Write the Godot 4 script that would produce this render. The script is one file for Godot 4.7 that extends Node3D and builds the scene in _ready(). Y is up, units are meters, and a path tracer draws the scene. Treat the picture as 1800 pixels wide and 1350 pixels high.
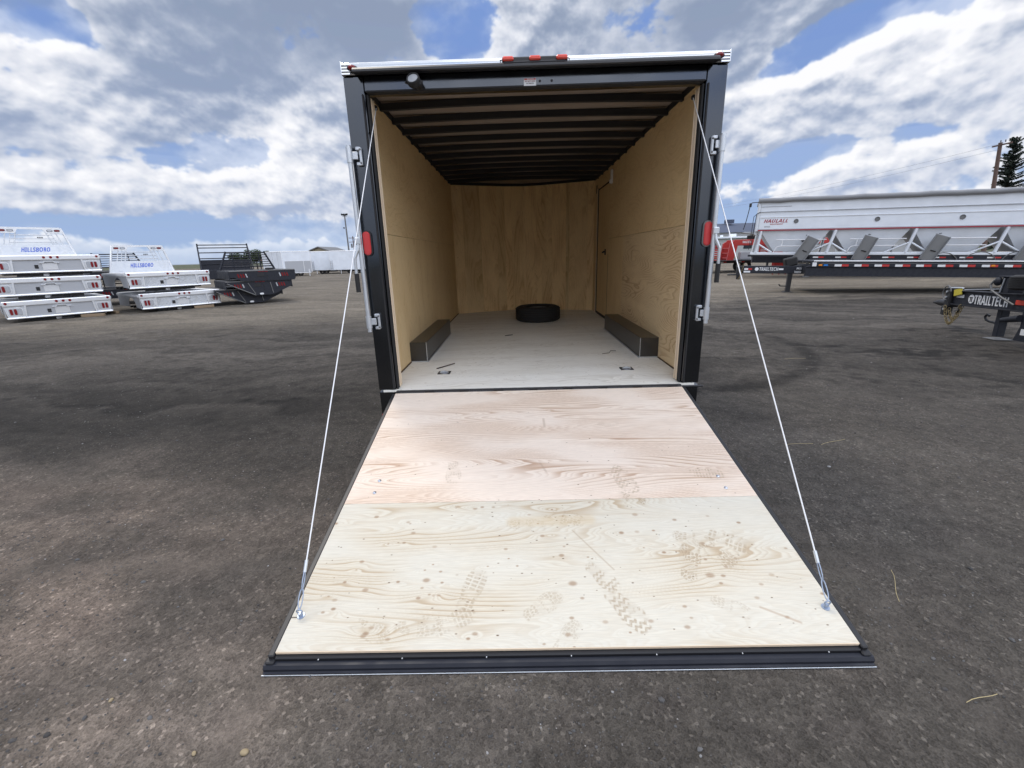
extends Node3D
# Enclosed cargo trailer with its ramp door lowered on a gravel yard, truck beds and trailers behind.

const HF := 0.5416          # trailer floor height
const HW := 1.295           # half of the outer width
const WALL := 1.255         # inner wall plane
const ENDZ := -4.9          # where the nose begins
const APEX := -5.34
const CEIL := 2.775
var taken := {}
var M := {}
var rng := RandomNumberGenerator.new()

# ------------------------------------------------------------------ geometry
class Geo:
	var v := PackedVector3Array()
	var n := PackedVector3Array()
	var u := PackedVector2Array()
	var u2 := PackedVector2Array()
	var c := PackedColorArray()
	var tint := Color.WHITE
	var coloured := false
	var x := Transform3D.IDENTITY

	func tri(a: Vector3, b: Vector3, d: Vector3, na: Vector3, nb: Vector3, nd: Vector3, ua := Vector2.ZERO, ub := Vector2.ZERO, ud := Vector2.ZERO) -> void:
		a = x * a
		b = x * b
		d = x * d
		na = (x.basis * na).normalized()
		nb = (x.basis * nb).normalized()
		nd = (x.basis * nd).normalized()
		if (b - a).cross(d - a).dot(na + nb + nd) > 0.0:
			v.append_array([a, d, b])
			n.append_array([na, nd, nb])
			u.append_array([ua, ud, ub])
		else:
			v.append_array([a, b, d])
			n.append_array([na, nb, nd])
			u.append_array([ua, ub, ud])
		if coloured:
			c.append_array([tint, tint, tint])

	func quad(a: Vector3, b: Vector3, d: Vector3, e: Vector3, out := Vector3.ZERO, ua := Vector2.ZERO, ub := Vector2(1, 0), ud := Vector2(1, 1), ue := Vector2(0, 1)) -> void:
		var nn := (b - a).cross(d - a)
		if nn.length_squared() < 1e-16:
			nn = (d - a).cross(e - a)
		nn = nn.normalized()
		if out != Vector3.ZERO and nn.dot(out) < 0.0:
			nn = -nn
		tri(a, b, d, nn, nn, nn, ua, ub, ud)
		tri(a, d, e, nn, nn, nn, ua, ud, ue)

	# box with optional chamfer; uv in metres, or one flat projection (pu, pv axes over rect)
	func box(at: Vector3, s: Vector3, bev := 0.0, bs := Basis.IDENTITY, plan := [], rect := Rect2(0, 0, 1, 1)) -> void:
		var h := s * 0.5
		bev = minf(bev, 0.45 * minf(s.x, minf(s.y, s.z)))
		var pt := func(q: Vector3) -> Vector3: return at + bs * q
		var uvp := func(q: Vector3, ax: int) -> Vector2:
			if plan.size():
				var p := Vector2(q[plan[0]] / s[plan[0]] + 0.5, 0.5 - q[plan[1]] / s[plan[1]])
				return rect.position + p * rect.size
			return Vector2(q[(ax + 1) % 3], q[(ax + 2) % 3])
		for ax in 3:
			var i := (ax + 1) % 3
			var j := (ax + 2) % 3
			for sg in [-1.0, 1.0]:
				var p := []
				for k in [[-1, -1], [1, -1], [1, 1], [-1, 1]]:
					var q := Vector3.ZERO
					q[ax] = sg * h[ax]
					q[i] = k[0] * (h[i] - bev)
					q[j] = k[1] * (h[j] - bev)
					p.append(q)
				var nn := Vector3.ZERO
				nn[ax] = sg
				quad(pt.call(p[0]), pt.call(p[1]), pt.call(p[2]), pt.call(p[3]), bs * nn, uvp.call(p[0], ax), uvp.call(p[1], ax), uvp.call(p[2], ax), uvp.call(p[3], ax))
		if bev <= 0.0:
			return
		for ax in 3:       # edges along ax
			var i := (ax + 1) % 3
			var j := (ax + 2) % 3
			for si in [-1.0, 1.0]:
				for sj in [-1.0, 1.0]:
					var p := []
					for k in [[-1.0, 0], [1.0, 0], [1.0, 1], [-1.0, 1]]:
						var q := Vector3.ZERO
						q[ax] = k[0] * (h[ax] - bev)
						q[i] = si * (h[i] - (0.0 if k[1] == 0 else bev))
						q[j] = sj * (h[j] - (bev if k[1] == 0 else 0.0))
						p.append(q)
					var nn := Vector3.ZERO
					nn[i] = si
					nn[j] = sj
					quad(pt.call(p[0]), pt.call(p[1]), pt.call(p[2]), pt.call(p[3]), bs * nn, uvp.call(p[0], i), uvp.call(p[1], i), uvp.call(p[2], i), uvp.call(p[3], i))
		for a in [-1.0, 1.0]:
			for b in [-1.0, 1.0]:
				for d in [-1.0, 1.0]:
					var sg := Vector3(a, b, d)
					var p := []
					for ax in 3:
						var q := sg * (h - Vector3.ONE * bev)
						q[ax] = sg[ax] * h[ax]
						p.append(pt.call(q))
					var nn := (bs * sg).normalized()
					tri(p[0], p[1], p[2], nn, nn, nn)

	# tapered round bar
	func bar(a: Vector3, b: Vector3, r0: float, r1 := -1.0, k := 8, caps := true) -> void:
		if r1 < 0.0:
			r1 = r0
		var w := (b - a).normalized()
		var p := w.cross(Vector3.UP if absf(w.y) < 0.9 else Vector3.RIGHT).normalized()
		var q := w.cross(p)
		for i in k:
			var t0 := TAU * i / k
			var t1 := TAU * (i + 1) / k
			var d0 := p * cos(t0) + q * sin(t0)
			var d1 := p * cos(t1) + q * sin(t1)
			tri(a + d0 * r0, a + d1 * r0, b + d1 * r1, d0, d1, d1, Vector2(float(i) / k, 0), Vector2(float(i + 1) / k, 0), Vector2(float(i + 1) / k, 1))
			tri(a + d0 * r0, b + d1 * r1, b + d0 * r1, d0, d1, d0, Vector2(float(i) / k, 0), Vector2(float(i + 1) / k, 1), Vector2(float(i) / k, 1))
			if caps:
				tri(a, a + d0 * r0, a + d1 * r0, -w, -w, -w)
				tri(b, b + d0 * r1, b + d1 * r1, w, w, w)

	func path(pts: Array, r: float, k := 8) -> void:
		for i in pts.size() - 1:
			bar(pts[i], pts[i + 1], r, r, k)
		for i in range(1, pts.size() - 1):
			ball(pts[i], Vector3.ONE * r, k, 4)

	func ball(at: Vector3, s: Vector3, k := 10, rows := 6) -> void:
		for j in rows:
			var f0 := PI * j / rows - PI / 2
			var f1 := PI * (j + 1) / rows - PI / 2
			for i in k:
				var p := []
				for e in [[i, f0], [i + 1, f0], [i + 1, f1], [i, f1]]:
					var t: float = TAU * e[0] / k
					p.append(Vector3(cos(e[1]) * cos(t), sin(e[1]), cos(e[1]) * sin(t)))
				var nn := []
				for e in p:
					nn.append((e / s).normalized())
				tri(at + p[0] * s, at + p[1] * s, at + p[2] * s, nn[0], nn[1], nn[2])
				tri(at + p[0] * s, at + p[2] * s, at + p[3] * s, nn[0], nn[2], nn[3])

	# profile of (radius, height) turned round an axis
	func lathe(prof: Array, at: Vector3, bs := Basis.IDENTITY, k := 24, smooth := true) -> void:
		for j in prof.size() - 1:
			var a: Vector2 = prof[j]
			var b: Vector2 = prof[j + 1]
			var d := b - a
			var nn2 := Vector2(d.y, -d.x).normalized()
			for i in k:
				var t0 := TAU * i / k
				var t1 := TAU * (i + 1) / k
				if not smooth:
					t0 = t0
				var e0 := Vector3(cos(t0), 0, sin(t0))
				var e1 := Vector3(cos(t1), 0, sin(t1))
				var p0 := at + bs * (e0 * a.x + Vector3.UP * a.y)
				var p1 := at + bs * (e1 * a.x + Vector3.UP * a.y)
				var p2 := at + bs * (e1 * b.x + Vector3.UP * b.y)
				var p3 := at + bs * (e0 * b.x + Vector3.UP * b.y)
				var n0 := bs * (e0 * nn2.x + Vector3.UP * nn2.y)
				var n1 := bs * (e1 * nn2.x + Vector3.UP * nn2.y)
				tri(p0, p1, p2, n0, n1, n1)
				tri(p0, p2, p3, n0, n1, n0)

	# polygon (in local xy) pushed from z0 to z1
	func prism(poly: PackedVector2Array, z0: float, z1: float, xf := Transform3D.IDENTITY) -> void:
		var ids := Geometry2D.triangulate_polygon(poly)
		var ori := 1.0 if not Geometry2D.is_polygon_clockwise(poly) else -1.0
		var old := x
		x = x * xf
		for zz in [[z0, -1.0], [z1, 1.0]]:
			var nn := Vector3(0, 0, zz[1] * signf(z1 - z0))
			for i in range(0, ids.size(), 3):
				var a := poly[ids[i]]
				var b := poly[ids[i + 1]]
				var d := poly[ids[i + 2]]
				tri(Vector3(a.x, a.y, zz[0]), Vector3(b.x, b.y, zz[0]), Vector3(d.x, d.y, zz[0]), nn, nn, nn, a, b, d)
		for i in poly.size():
			var a := poly[i]
			var b := poly[(i + 1) % poly.size()]
			var d := (b - a).normalized()
			quad(Vector3(a.x, a.y, z0), Vector3(b.x, b.y, z0), Vector3(b.x, b.y, z1), Vector3(a.x, a.y, z1), Vector3(d.y, -d.x, 0) * ori, Vector2(a.x, 0), Vector2(b.x, 0), Vector2(b.x, z1 - z0), Vector2(a.x, z1 - z0))
		x = old

	func mesh(m: Material) -> ArrayMesh:
		var arr := []
		arr.resize(Mesh.ARRAY_MAX)
		arr[Mesh.ARRAY_VERTEX] = v
		arr[Mesh.ARRAY_NORMAL] = n
		arr[Mesh.ARRAY_TEX_UV] = u
		if u2.size():
			arr[Mesh.ARRAY_TEX_UV2] = u2
		if c.size():
			arr[Mesh.ARRAY_COLOR] = c
		var am := ArrayMesh.new()
		am.add_surface_from_arrays(Mesh.PRIMITIVE_TRIANGLES, arr)
		am.surface_set_material(0, m)
		return am

# ------------------------------------------------------------------ nodes
func numbered(called: String, parent: Node) -> String:
	var key := str(parent.get_instance_id()) + called
	var k: int = taken.get(key, 0)
	taken[key] = k + 1
	return called if k == 0 else "%s_%03d" % [called, k]

func tag(o: Node, label: String, category := "", group := "") -> Node:
	o.set_meta("label", label)
	if category:
		o.set_meta("category", category)
	if group:
		o.set_meta("group", group)
	return o

func thing(called: String, label: String, category: String, at := Vector3.ZERO, turn := 0.0, group := "", tilt := 0.0) -> Node3D:
	var o := Node3D.new()
	o.name = numbered(called, self)
	add_child(o)
	o.position = at
	o.basis = Basis(Vector3.UP, deg_to_rad(turn)) * Basis(Vector3.BACK, deg_to_rad(tilt))
	tag(o, label, category, group)
	return o

func part(called: String, g: Geo, m: Material, parent: Node = self, label := "") -> MeshInstance3D:
	var o := MeshInstance3D.new()
	o.name = numbered(called, parent)
	o.mesh = g.mesh(m)
	parent.add_child(o)
	if label:
		o.set_meta("label", label)
	return o

func struct(called: String, g: Geo, m: Material) -> MeshInstance3D:
	var o := part(called, g, m)
	o.set_meta("kind", "structure")
	return o

func copy_of(src: Node3D, called: String, label: String, at: Vector3, turn := 0.0, group := "") -> Node3D:
	var o: Node3D = src.duplicate()
	o.name = numbered(called, self)
	add_child(o)
	o.position = at
	o.basis = Basis(Vector3.UP, deg_to_rad(turn))
	o.set_meta("label", label)
	if group:
		o.set_meta("group", group)
	return o

func B(at: Vector3, s: Vector3, bev := 0.0, bs := Basis.IDENTITY) -> Geo:
	var g := Geo.new()
	g.box(at, s, bev, bs)
	return g

func words(txt: String, size: float, m: Material, parent: Node, at: Vector3, bs := Basis.IDENTITY, called := "lettering", width := 0.0, slant := 0.0, bold := 700) -> MeshInstance3D:
	var t := TextMesh.new()
	var f := SystemFont.new()
	f.font_names = PackedStringArray(["Droid Sans"])
	f.font_weight = bold
	t.font = f
	t.text = txt
	t.font_size = 64
	t.pixel_size = size / 46.0
	t.depth = 0.004
	t.curve_step = 2.0
	t.material = m
	var o := MeshInstance3D.new()
	o.name = numbered(called, parent)
	o.mesh = t
	var w := t.get_aabb().size.x
	var sx := 1.0 if width <= 0.0 or w <= 0.0 else width / w
	var sh := Basis(Vector3(sx, 0, 0), Vector3(slant, 1, 0), Vector3(0, 0, 1))
	o.transform = Transform3D(bs * sh, at)
	parent.add_child(o)
	return o

# ------------------------------------------------------------------ materials
func lin(r: float, g: float, b: float) -> Color:
	return Color(r, g, b).linear_to_srgb()

func mat(col: Color, rough := 0.6, metal := 0.0) -> StandardMaterial3D:
	var m := StandardMaterial3D.new()
	m.albedo_color = col
	m.roughness = rough
	m.metallic = metal
	return m

# runs paint(x, y) -> Color over rows in threads
func painted(w: int, h: int, paint: Callable, mip := true) -> Image:
	var rows := []
	rows.resize(h)
	var job := func(y: int) -> void:
		var b := PackedByteArray()
		b.resize(w * 3)
		for x in w:
			var c: Color = paint.call(x, y)
			b[x * 3] = int(clampf(c.r, 0, 1) * 255.0 + 0.5)
			b[x * 3 + 1] = int(clampf(c.g, 0, 1) * 255.0 + 0.5)
			b[x * 3 + 2] = int(clampf(c.b, 0, 1) * 255.0 + 0.5)
		rows[y] = b
	var id := WorkerThreadPool.add_group_task(job, h)
	WorkerThreadPool.wait_for_group_task_completion(id)
	var all := PackedByteArray()
	for r in rows:
		all.append_array(r)
	return Image.create_from_data(w, h, false, Image.FORMAT_RGB8, all)

func noise(seed_: int, freq: float, oct := 4, kind := FastNoiseLite.TYPE_SIMPLEX_SMOOTH) -> FastNoiseLite:
	var f := FastNoiseLite.new()
	f.seed = seed_
	f.frequency = freq
	f.noise_type = kind
	f.fractal_octaves = oct
	f.fractal_type = FastNoiseLite.FRACTAL_FBM if oct > 1 else FastNoiseLite.FRACTAL_NONE
	return f

func wavy(img: Image, rough_from := 0.0) -> ImageTexture:
	return ImageTexture.create_from_image(img)

func noise_tex(seed_: int, freq: float, lo: float, hi: float, size := 256) -> ImageTexture:
	var f := noise(seed_, freq, 5)
	var im := f.get_seamless_image(size, size)
	var d := im.get_data()
	for i in d.size():
		d[i] = int(255.0 * lerpf(lo, hi, d[i] / 255.0))
	return ImageTexture.create_from_image(Image.create_from_data(size, size, false, Image.FORMAT_L8, d))

# ------------------------------------------------------------------ plywood
# grain runs along x; wm, hm in metres; o: base, dark, lines (per metre), figure, knots, marks
func plywood(w: int, h: int, wm: float, hm: float, o: Dictionary) -> Image:
	var sd: int = o.seed
	var broad := noise(sd, 1.0, 2)
	var mid := noise(sd + 1, 1.0, 3)
	var fine := noise(sd + 2, 1.0, 2)
	var tone := noise(sd + 3, 1.0, 3)
	var r := RandomNumberGenerator.new()
	r.seed = sd
	var knots := []
	for i in o.knots:
		knots.append([r.randf() * wm, r.randf() * hm, r.randf_range(0.004, 0.011) * o.get("knot_size", 1.0), r.randf_range(0.4, 1.0)])
	for k in o.get("big", []):
		knots.append(k)
	var pins := []
	for i in o.get("pins", 0):
		pins.append([r.randf() * wm, r.randf() * hm, r.randf_range(0.0012, 0.003), r.randf_range(0.5, 1.0)])
	var base: Color = o.base
	var dark: Color = o.dark
	var warm: Color = o.get("warm", dark)
	var lines: float = o.lines
	var figure: float = o.figure
	var strength: float = o.get("strength", 0.5)
	var stretch: float = o.get("stretch", 0.45)
	var seam: float = o.get("strip", 0.0)
	var mk: float = o.get("mask", 1.0)
	var bl: float = o.get("blotch", 0.6)
	var out := PackedByteArray()
	out.resize(w * h * 3)
	var at := 0
	var br := base.r
	var bg := base.g
	var bb := base.b
	for py in h:
		var Y := hm * py / h
		var strip := 0.0
		if seam > 0.0:
			strip = floorf(Y / seam + 0.12 * broad.get_noise_2d(Y * 2.0, 3.0))
		var st_tone := 1.0 + (0.09 * sin(strip * 12.9) if seam > 0.0 else 0.0)
		var near := []
		for k in knots:
			if absf(Y - k[1]) < k[2] * 7.0:
				near.append(k)
		var y1 := Y * 1.7 + strip * 11.1
		var y2 := Y * 6.0
		var y3 := Y * 3.0 + strip * 9.0
		var y4 := Y * 260.0
		var f0 := Y * lines * 0.10
		var x1 := strip * 7.3
		for px in w:
			var X := wm * px / w
			var f := f0 + broad.get_noise_2d(X * stretch + x1, y1) * figure + mid.get_noise_2d(X * 1.3 * stretch + x1, y2) * figure * 0.16
			var kd := 0.0
			for k in near:
				var dx: float = (X - k[0]) / (k[2] * 9.0)
				if absf(dx) < 2.5:
					var dy: float = (Y - k[1]) / (k[2] * 2.6)
					f += exp(-dx * dx - dy * dy) * 1.1 * k[3]
					if absf(dx) < 0.25:
						kd = maxf(kd, k[3] * smoothstep(1.15, 0.35, Vector2((X - k[0]) / (k[2] * 1.5), (Y - k[1]) / k[2]).length()))
			var t := f - floorf(f)
			var late := smoothstep(0.45, 0.93, t) * (1.0 - smoothstep(0.93, 1.0, t))
			var tn := tone.get_noise_2d(X * 0.9 + x1, y3)
			var wv := clampf(0.16 + 0.55 * tn, 0.0, 1.0) * bl
			var pm := clampf(0.5 + 1.4 * tn, 0.0, 1.0)
			var lv := late * strength * (0.14 + 0.86 * pow(pm, mk))
			var t5 := f * 4.0
			t5 -= floorf(t5)
			lv = maxf(lv, 0.42 * strength * (0.3 + 0.7 * pm) * smoothstep(0.35, 0.9, t5) * (1.0 - smoothstep(0.9, 1.0, t5)))
			var g := st_tone * (1.0 + 0.045 * fine.get_noise_2d(X * 9.0, y4)) * 255.0
			var cr := br + (warm.r - br) * wv
			var cg := bg + (warm.g - bg) * wv
			var cb := bb + (warm.b - bb) * wv
			cr += (dark.r - cr) * lv
			cg += (dark.g - cg) * lv
			cb += (dark.b - cb) * lv
			if kd > 0.0:
				kd *= 0.6
				cr += (0.50 - cr) * kd
				cg += (0.38 - cg) * kd
				cb += (0.28 - cb) * kd
			out[at] = int(minf(cr * g, 255.0))
			out[at + 1] = int(minf(cg * g, 255.0))
			out[at + 2] = int(minf(cb * g, 255.0))
			at += 3
	var im := Image.create_from_data(w, h, false, Image.FORMAT_RGB8, out)
	for p in pins:
		var rx: float = p[2] * 2.6
		for py in range(maxi(0, int((p[1] - p[2] * 1.2) / hm * h)), mini(h, int((p[1] + p[2] * 1.2) / hm * h) + 1)):
			for px in range(maxi(0, int((p[0] - rx) / wm * w)), mini(w, int((p[0] + rx) / wm * w) + 1)):
				var q := Vector2((wm * px / w - p[0]) / (p[2] * 2.2), (hm * py / h - p[1]) / p[2]).length()
				im.set_pixel(px, py, im.get_pixel(px, py).lerp(Color(0.30, 0.22, 0.16), p[3] * smoothstep(1.2, 0.4, q)))
	return im

# presses a dusty shoe sole into a picture of wood: kind 0 blocks, 1 zigzags, 2 bars
func sole(im: Image, wm: float, hm: float, cx: float, cy: float, ang: float, len_: float, kind: int, amount: float, sd: int) -> void:
	var w := im.get_width()
	var h := im.get_height()
	var ca := cos(ang)
	var sa := sin(ang)
	len_ *= 0.8
	var rad := len_ * 0.55
	var nz := noise(sd, 1.0, 3)
	var cell := noise(sd + 5, 1.0, 1, FastNoiseLite.TYPE_CELLULAR)
	cell.cellular_return_type = FastNoiseLite.RETURN_DISTANCE2_SUB
	cell.cellular_jitter = 0.7
	for py in range(maxi(0, int((cy - rad) / hm * h)), mini(h, int((cy + rad) / hm * h))):
		for px in range(maxi(0, int((cx - rad) / wm * w)), mini(w, int((cx + rad) / wm * w))):
			var dx := wm * px / w - cx
			var dy := hm * py / h - cy
			var l := (dx * ca + dy * sa) / len_          # along the foot -0.5..0.5
			var s := (-dx * sa + dy * ca) / len_
			if absf(l) > 0.5:
				continue
			var half := 0.195 + 0.035 * sin(l * 7.5 + 0.6)
			var edge := smoothstep(half, half - 0.03, absf(s)) * smoothstep(0.5, 0.44, absf(l))
			if l > 0.3:
				edge *= smoothstep(0.2, 0.16, Vector2((l - 0.3) * 0.95, s).length())
			if l < -0.32:
				edge *= smoothstep(0.18, 0.14, Vector2((l + 0.32) * 0.95, s).length())
			if edge <= 0.0:
				continue
			var p := 0.0
			if kind == 0:
				p = smoothstep(0.10, 0.26, (cell.get_noise_2d(l * 10.5, s * 15.0) + 1.0) * 0.9)
				if l > -0.16 and l < -0.02:
					p *= 0.25
			elif kind == 1:
				var zz := l * 8.5 + absf(fposmod(s * 9.0, 1.0) - 0.5) * 0.9
				p = smoothstep(0.42, 0.52, absf(fposmod(zz, 1.0) - 0.5) * 2.0)
			else:
				p = smoothstep(0.3, 0.45, absf(fposmod(l * 12.0 + 0.5 * s, 1.0) - 0.5) * 2.0) * smoothstep(0.12, 0.3, absf(fposmod(s * 7.0, 1.0) - 0.5) * 2.0)
			p *= edge * smoothstep(-0.30, 0.22, nz.get_noise_2d(dx * 11.0, dy * 11.0) + 0.04) * (0.75 + 0.5 * nz.get_noise_2d(dx * 60.0 + 9.0, dy * 60.0))
			p = maxf(p, 0.22 * edge * smoothstep(-0.2, 0.5, nz.get_noise_2d(dx * 7.0 + 5.0, dy * 7.0)))
			var c := im.get_pixel(px, py)
			im.set_pixel(px, py, c.lerp(Color(0.60, 0.53, 0.44), clampf(p * amount * 0.85, 0.0, 0.85)))

func streak_mark(im: Image, wm: float, hm: float, a: Vector2, b: Vector2, wid: float, col: Color, amount: float) -> void:
	var w := im.get_width()
	var h := im.get_height()
	var d := b - a
	for py in range(maxi(0, int((minf(a.y, b.y) - wid) / hm * h)), mini(h, int((maxf(a.y, b.y) + wid) / hm * h) + 1)):
		for px in range(maxi(0, int((minf(a.x, b.x) - wid) / wm * w)), mini(w, int((maxf(a.x, b.x) + wid) / wm * w) + 1)):
			var p := Vector2(wm * px / w, hm * py / h)
			var t := clampf((p - a).dot(d) / d.length_squared(), 0.0, 1.0)
			var e := smoothstep(wid, wid * 0.3, p.distance_to(a + d * t))
			if e > 0.0:
				im.set_pixel(px, py, im.get_pixel(px, py).lerp(col, e * amount))

func wood_mat(im: Image, rough := 0.75) -> StandardMaterial3D:
	var m := StandardMaterial3D.new()
	m.albedo_texture = ImageTexture.create_from_image(im)
	m.roughness = rough
	m.metallic_specular = 0.35
	return m

func make_materials() -> void:
	# lower ramp sheet: pale spruce with knots, boot prints
	var W := 2.31
	var H := 0.818
	var low := plywood(1280, 454, W, H, {"seed": 11, "base": Color(0.80, 0.782, 0.728), "dark": Color(0.645, 0.555, 0.44), "warm": Color(0.79, 0.745, 0.655), "mask": 2.4, "lines": 260.0, "figure": 8.0, "strength": 0.62, "stretch": 0.3, "knots": 85, "pins": 120, "blotch": 0.85, "big": [[1.22, 0.53, 0.016, 0.8], [0.55, 0.50, 0.014, 0.8], [1.85, 0.50, 0.017, 0.7], [0.28, 0.545, 0.012, 0.7], [1.6, 0.12, 0.013, 0.6]]})
	# x = X + 1.155, y = along - 1.245
	sole(low, W, H, 1.215, 0.125, 0.35, 0.30, 0, 0.55, 21)
	sole(low, W, H, 1.02, 0.18, 0.1, 0.27, 0, 0.35, 22)
	sole(low, W, H, 0.765, 0.55, -1.25, 0.30, 2, 0.62, 23)
	sole(low, W, H, 0.705, 0.70, -0.5, 0.26, 2, 0.5, 24)
	sole(low, W, H, 0.555, 0.72, -0.1, 0.27, 0, 0.42, 25)
	sole(low, W, H, 0.355, 0.735, 0.4, 0.24, 0, 0.45, 26)
	sole(low, W, H, 1.08, 0.635, -0.6, 0.26, 0, 0.5, 27)
	sole(low, W, H, 1.36, 0.50, 0.9, 0.25, 1, 0.7, 28)
	sole(low, W, H, 1.435, 0.66, 0.95, 0.31, 1, 0.75, 29)
	sole(low, W, H, 1.785, 0.42, -1.2, 0.30, 0, 0.75, 30)
	sole(low, W, H, 1.85, 0.29, 0.3, 0.26, 0, 0.6, 31)
	sole(low, W, H, 1.935, 0.395, 0.7, 0.28, 0, 0.7, 32)
	sole(low, W, H, 2.03, 0.31, 0.5, 0.30, 2, 0.65, 33)
	sole(low, W, H, 1.17, 0.775, -0.9, 0.22, 0, 0.42, 34)
	sole(low, W, H, 1.88, 0.655, 0.5, 0.22, 0, 0.4, 35)
	sole(low, W, H, 1.60, -0.02, 0.6, 0.26, 0, 0.7, 36)
	streak_mark(low, W, H, Vector2(1.255, 0.22), Vector2(1.42, 0.46), 0.006, Color(0.66, 0.6, 0.52), 0.5)
	streak_mark(low, W, H, Vector2(2.0, 0.66), Vector2(2.13, 0.73), 0.008, Color(0.66, 0.58, 0.5), 0.5)
	streak_mark(low, W, H, Vector2(0.0, 0.672), Vector2(0.042, 0.672), 0.003, Color(0.2, 0.17, 0.15), 0.9)  # thin dark line drawn beside the left eye bolt
	streak_mark(low, W, H, Vector2(0.95, 0.155), Vector2(1.35, 0.15), 0.05, Color(0.76, 0.66, 0.5), 0.3)
	M.ramp_low = wood_mat(low, 0.8)
	var H2 := 1.244
	var up := plywood(1152, 622, W, H2, {"seed": 47, "base": Color(0.885, 0.828, 0.765), "dark": Color(0.69, 0.57, 0.475), "warm": Color(0.855, 0.775, 0.69), "lines": 560.0, "figure": 12.0, "strength": 0.85, "stretch": 0.22, "knots": 3, "pins": 46, "blotch": 0.7, "knot_size": 0.7})
	sole(up, W, H2, 0.585, 0.99, 1.45, 0.28, 0, 0.4, 41)
	sole(up, W, H2, 1.60, 1.08, 1.25, 0.34, 1, 0.55, 42)
	sole(up, W, H2, 1.62, 1.26, 0.6, 0.26, 0, 0.7, 36)
	sole(up, W, H2, 2.10, 1.05, 0.1, 0.27, 2, 0.55, 43)
	sole(up, W, H2, 1.62, 0.5, 0.0, 0.2, 0, 0.2, 44)
	streak_mark(up, W, H2, Vector2(1.17, 0.42), Vector2(1.172, 0.52), 0.012, Color(0.66, 0.58, 0.5), 0.4)
	streak_mark(up, W, H2, Vector2(1.12, 0.92), Vector2(1.15, 1.0), 0.01, Color(0.66, 0.58, 0.5), 0.35)
	M.ramp_up = wood_mat(up, 0.8)
	M.floor = wood_mat(plywood(832, 768, 2.5, 2.5, {"seed": 71, "base": Color(0.93, 0.92, 0.885), "dark": Color(0.74, 0.715, 0.66), "warm": Color(0.87, 0.85, 0.80), "lines": 160.0, "figure": 5.0, "strength": 0.42, "stretch": 0.8, "knots": 60, "pins": 170, "blotch": 0.6, "knot_size": 0.75}), 0.55)
	var ply_a := plywood(704, 704, 2.44, 2.44, {"seed": 90, "base": Color(0.905, 0.80, 0.62), "dark": Color(0.75, 0.61, 0.43), "warm": Color(0.86, 0.735, 0.54), "lines": 90.0, "figure": 3.5, "strength": 0.28, "stretch": 1.0, "knots": 40, "pins": 60, "blotch": 0.6, "knot_size": 0.5})
	M.ply_a = wood_mat(ply_a, 0.6)
	var ply_b := plywood(896, 560, 2.44, 1.3, {"seed": 133, "base": Color(0.905, 0.81, 0.65), "dark": Color(0.66, 0.51, 0.36), "warm": Color(0.865, 0.755, 0.60), "lines": 240.0, "figure": 9.0, "strength": 0.6, "stretch": 0.5, "knots": 10, "pins": 26, "blotch": 0.5, "knot_size": 0.6})
	M.ply_b = wood_mat(ply_b, 0.6)
	M.ply_c = wood_mat(plywood(640, 704, 2.44, 2.44, {"seed": 171, "base": Color(0.90, 0.79, 0.60), "dark": Color(0.69, 0.54, 0.37), "warm": Color(0.82, 0.69, 0.50), "lines": 130.0, "figure": 5.0, "strength": 0.45, "stretch": 0.3, "knots": 24, "pins": 20, "blotch": 1.1, "knot_size": 0.6, "strip": 0.27}), 0.6)
	M.ceiling = wood_mat(plywood(256, 256, 2.44, 1.2, {"seed": 190, "base": Color(0.60, 0.55, 0.505), "dark": Color(0.47, 0.41, 0.36), "lines": 60.0, "figure": 2.0, "strength": 0.3, "knots": 0}), 0.7)
	M.ply_edge = mat(Color(0.91, 0.83, 0.72), 0.8)
	var grime := noise_tex(300, 0.012, 0.55, 1.0)
	var smear := noise_tex(301, 0.02, 0.25, 0.95)
	M.black_gloss = mat(lin(0.082, 0.089, 0.10), 1.0, 1.0)
	M.black_gloss.roughness_texture = noise_tex(302, 0.01, 0.10, 0.2)
	M.black_gloss.metallic_specular = 0.7
	M.black_gloss.uv1_triplanar = true
	M.black_gloss.uv1_scale = Vector3.ONE * 0.8
	M.black_satin = mat(lin(0.016, 0.016, 0.018), 0.45)
	M.black_flat = mat(lin(0.014, 0.014, 0.015), 0.7)
	M.rubber = mat(lin(0.018, 0.018, 0.019), 0.78)
	M.box_black = mat(lin(0.018, 0.018, 0.018), 0.3)
	M.box_black.metallic_specular = 0.8
	M.chrome = mat(lin(0.74, 0.76, 0.78), 1.0, 1.0)
	M.chrome.roughness_texture = noise_tex(303, 0.004, 0.12, 0.2)
	M.chrome.uv1_triplanar = true
	M.zinc = mat(lin(0.62, 0.65, 0.68), 1.0, 0.85)
	M.zinc.roughness_texture = noise_tex(304, 0.05, 0.3, 0.62)
	M.zinc.uv1_triplanar = true
	M.zinc.uv1_scale = Vector3.ONE * 4.0
	M.zinc_blue = mat(lin(0.36, 0.42, 0.52), 0.4, 0.7)
	M.cable = mat(lin(0.80, 0.80, 0.80), 0.45, 0.2)
	M.red_lens = mat(lin(0.55, 0.012, 0.014), 0.18)
	M.red_lens.clearcoat_enabled = true
	M.red_lens.clearcoat = 1.0
	M.red_dark = mat(lin(0.20, 0.012, 0.014), 0.25)
	M.red_bright = mat(lin(0.72, 0.06, 0.035), 0.25)
	M.amber = mat(lin(0.75, 0.25, 0.02), 0.25)
	M.clear_lens = mat(lin(0.55, 0.57, 0.6), 0.15, 0.3)
	M.white = mat(lin(0.78, 0.79, 0.80), 0.4)
	M.white_paint = mat(lin(0.82, 0.86, 0.91), 1.0)
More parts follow.
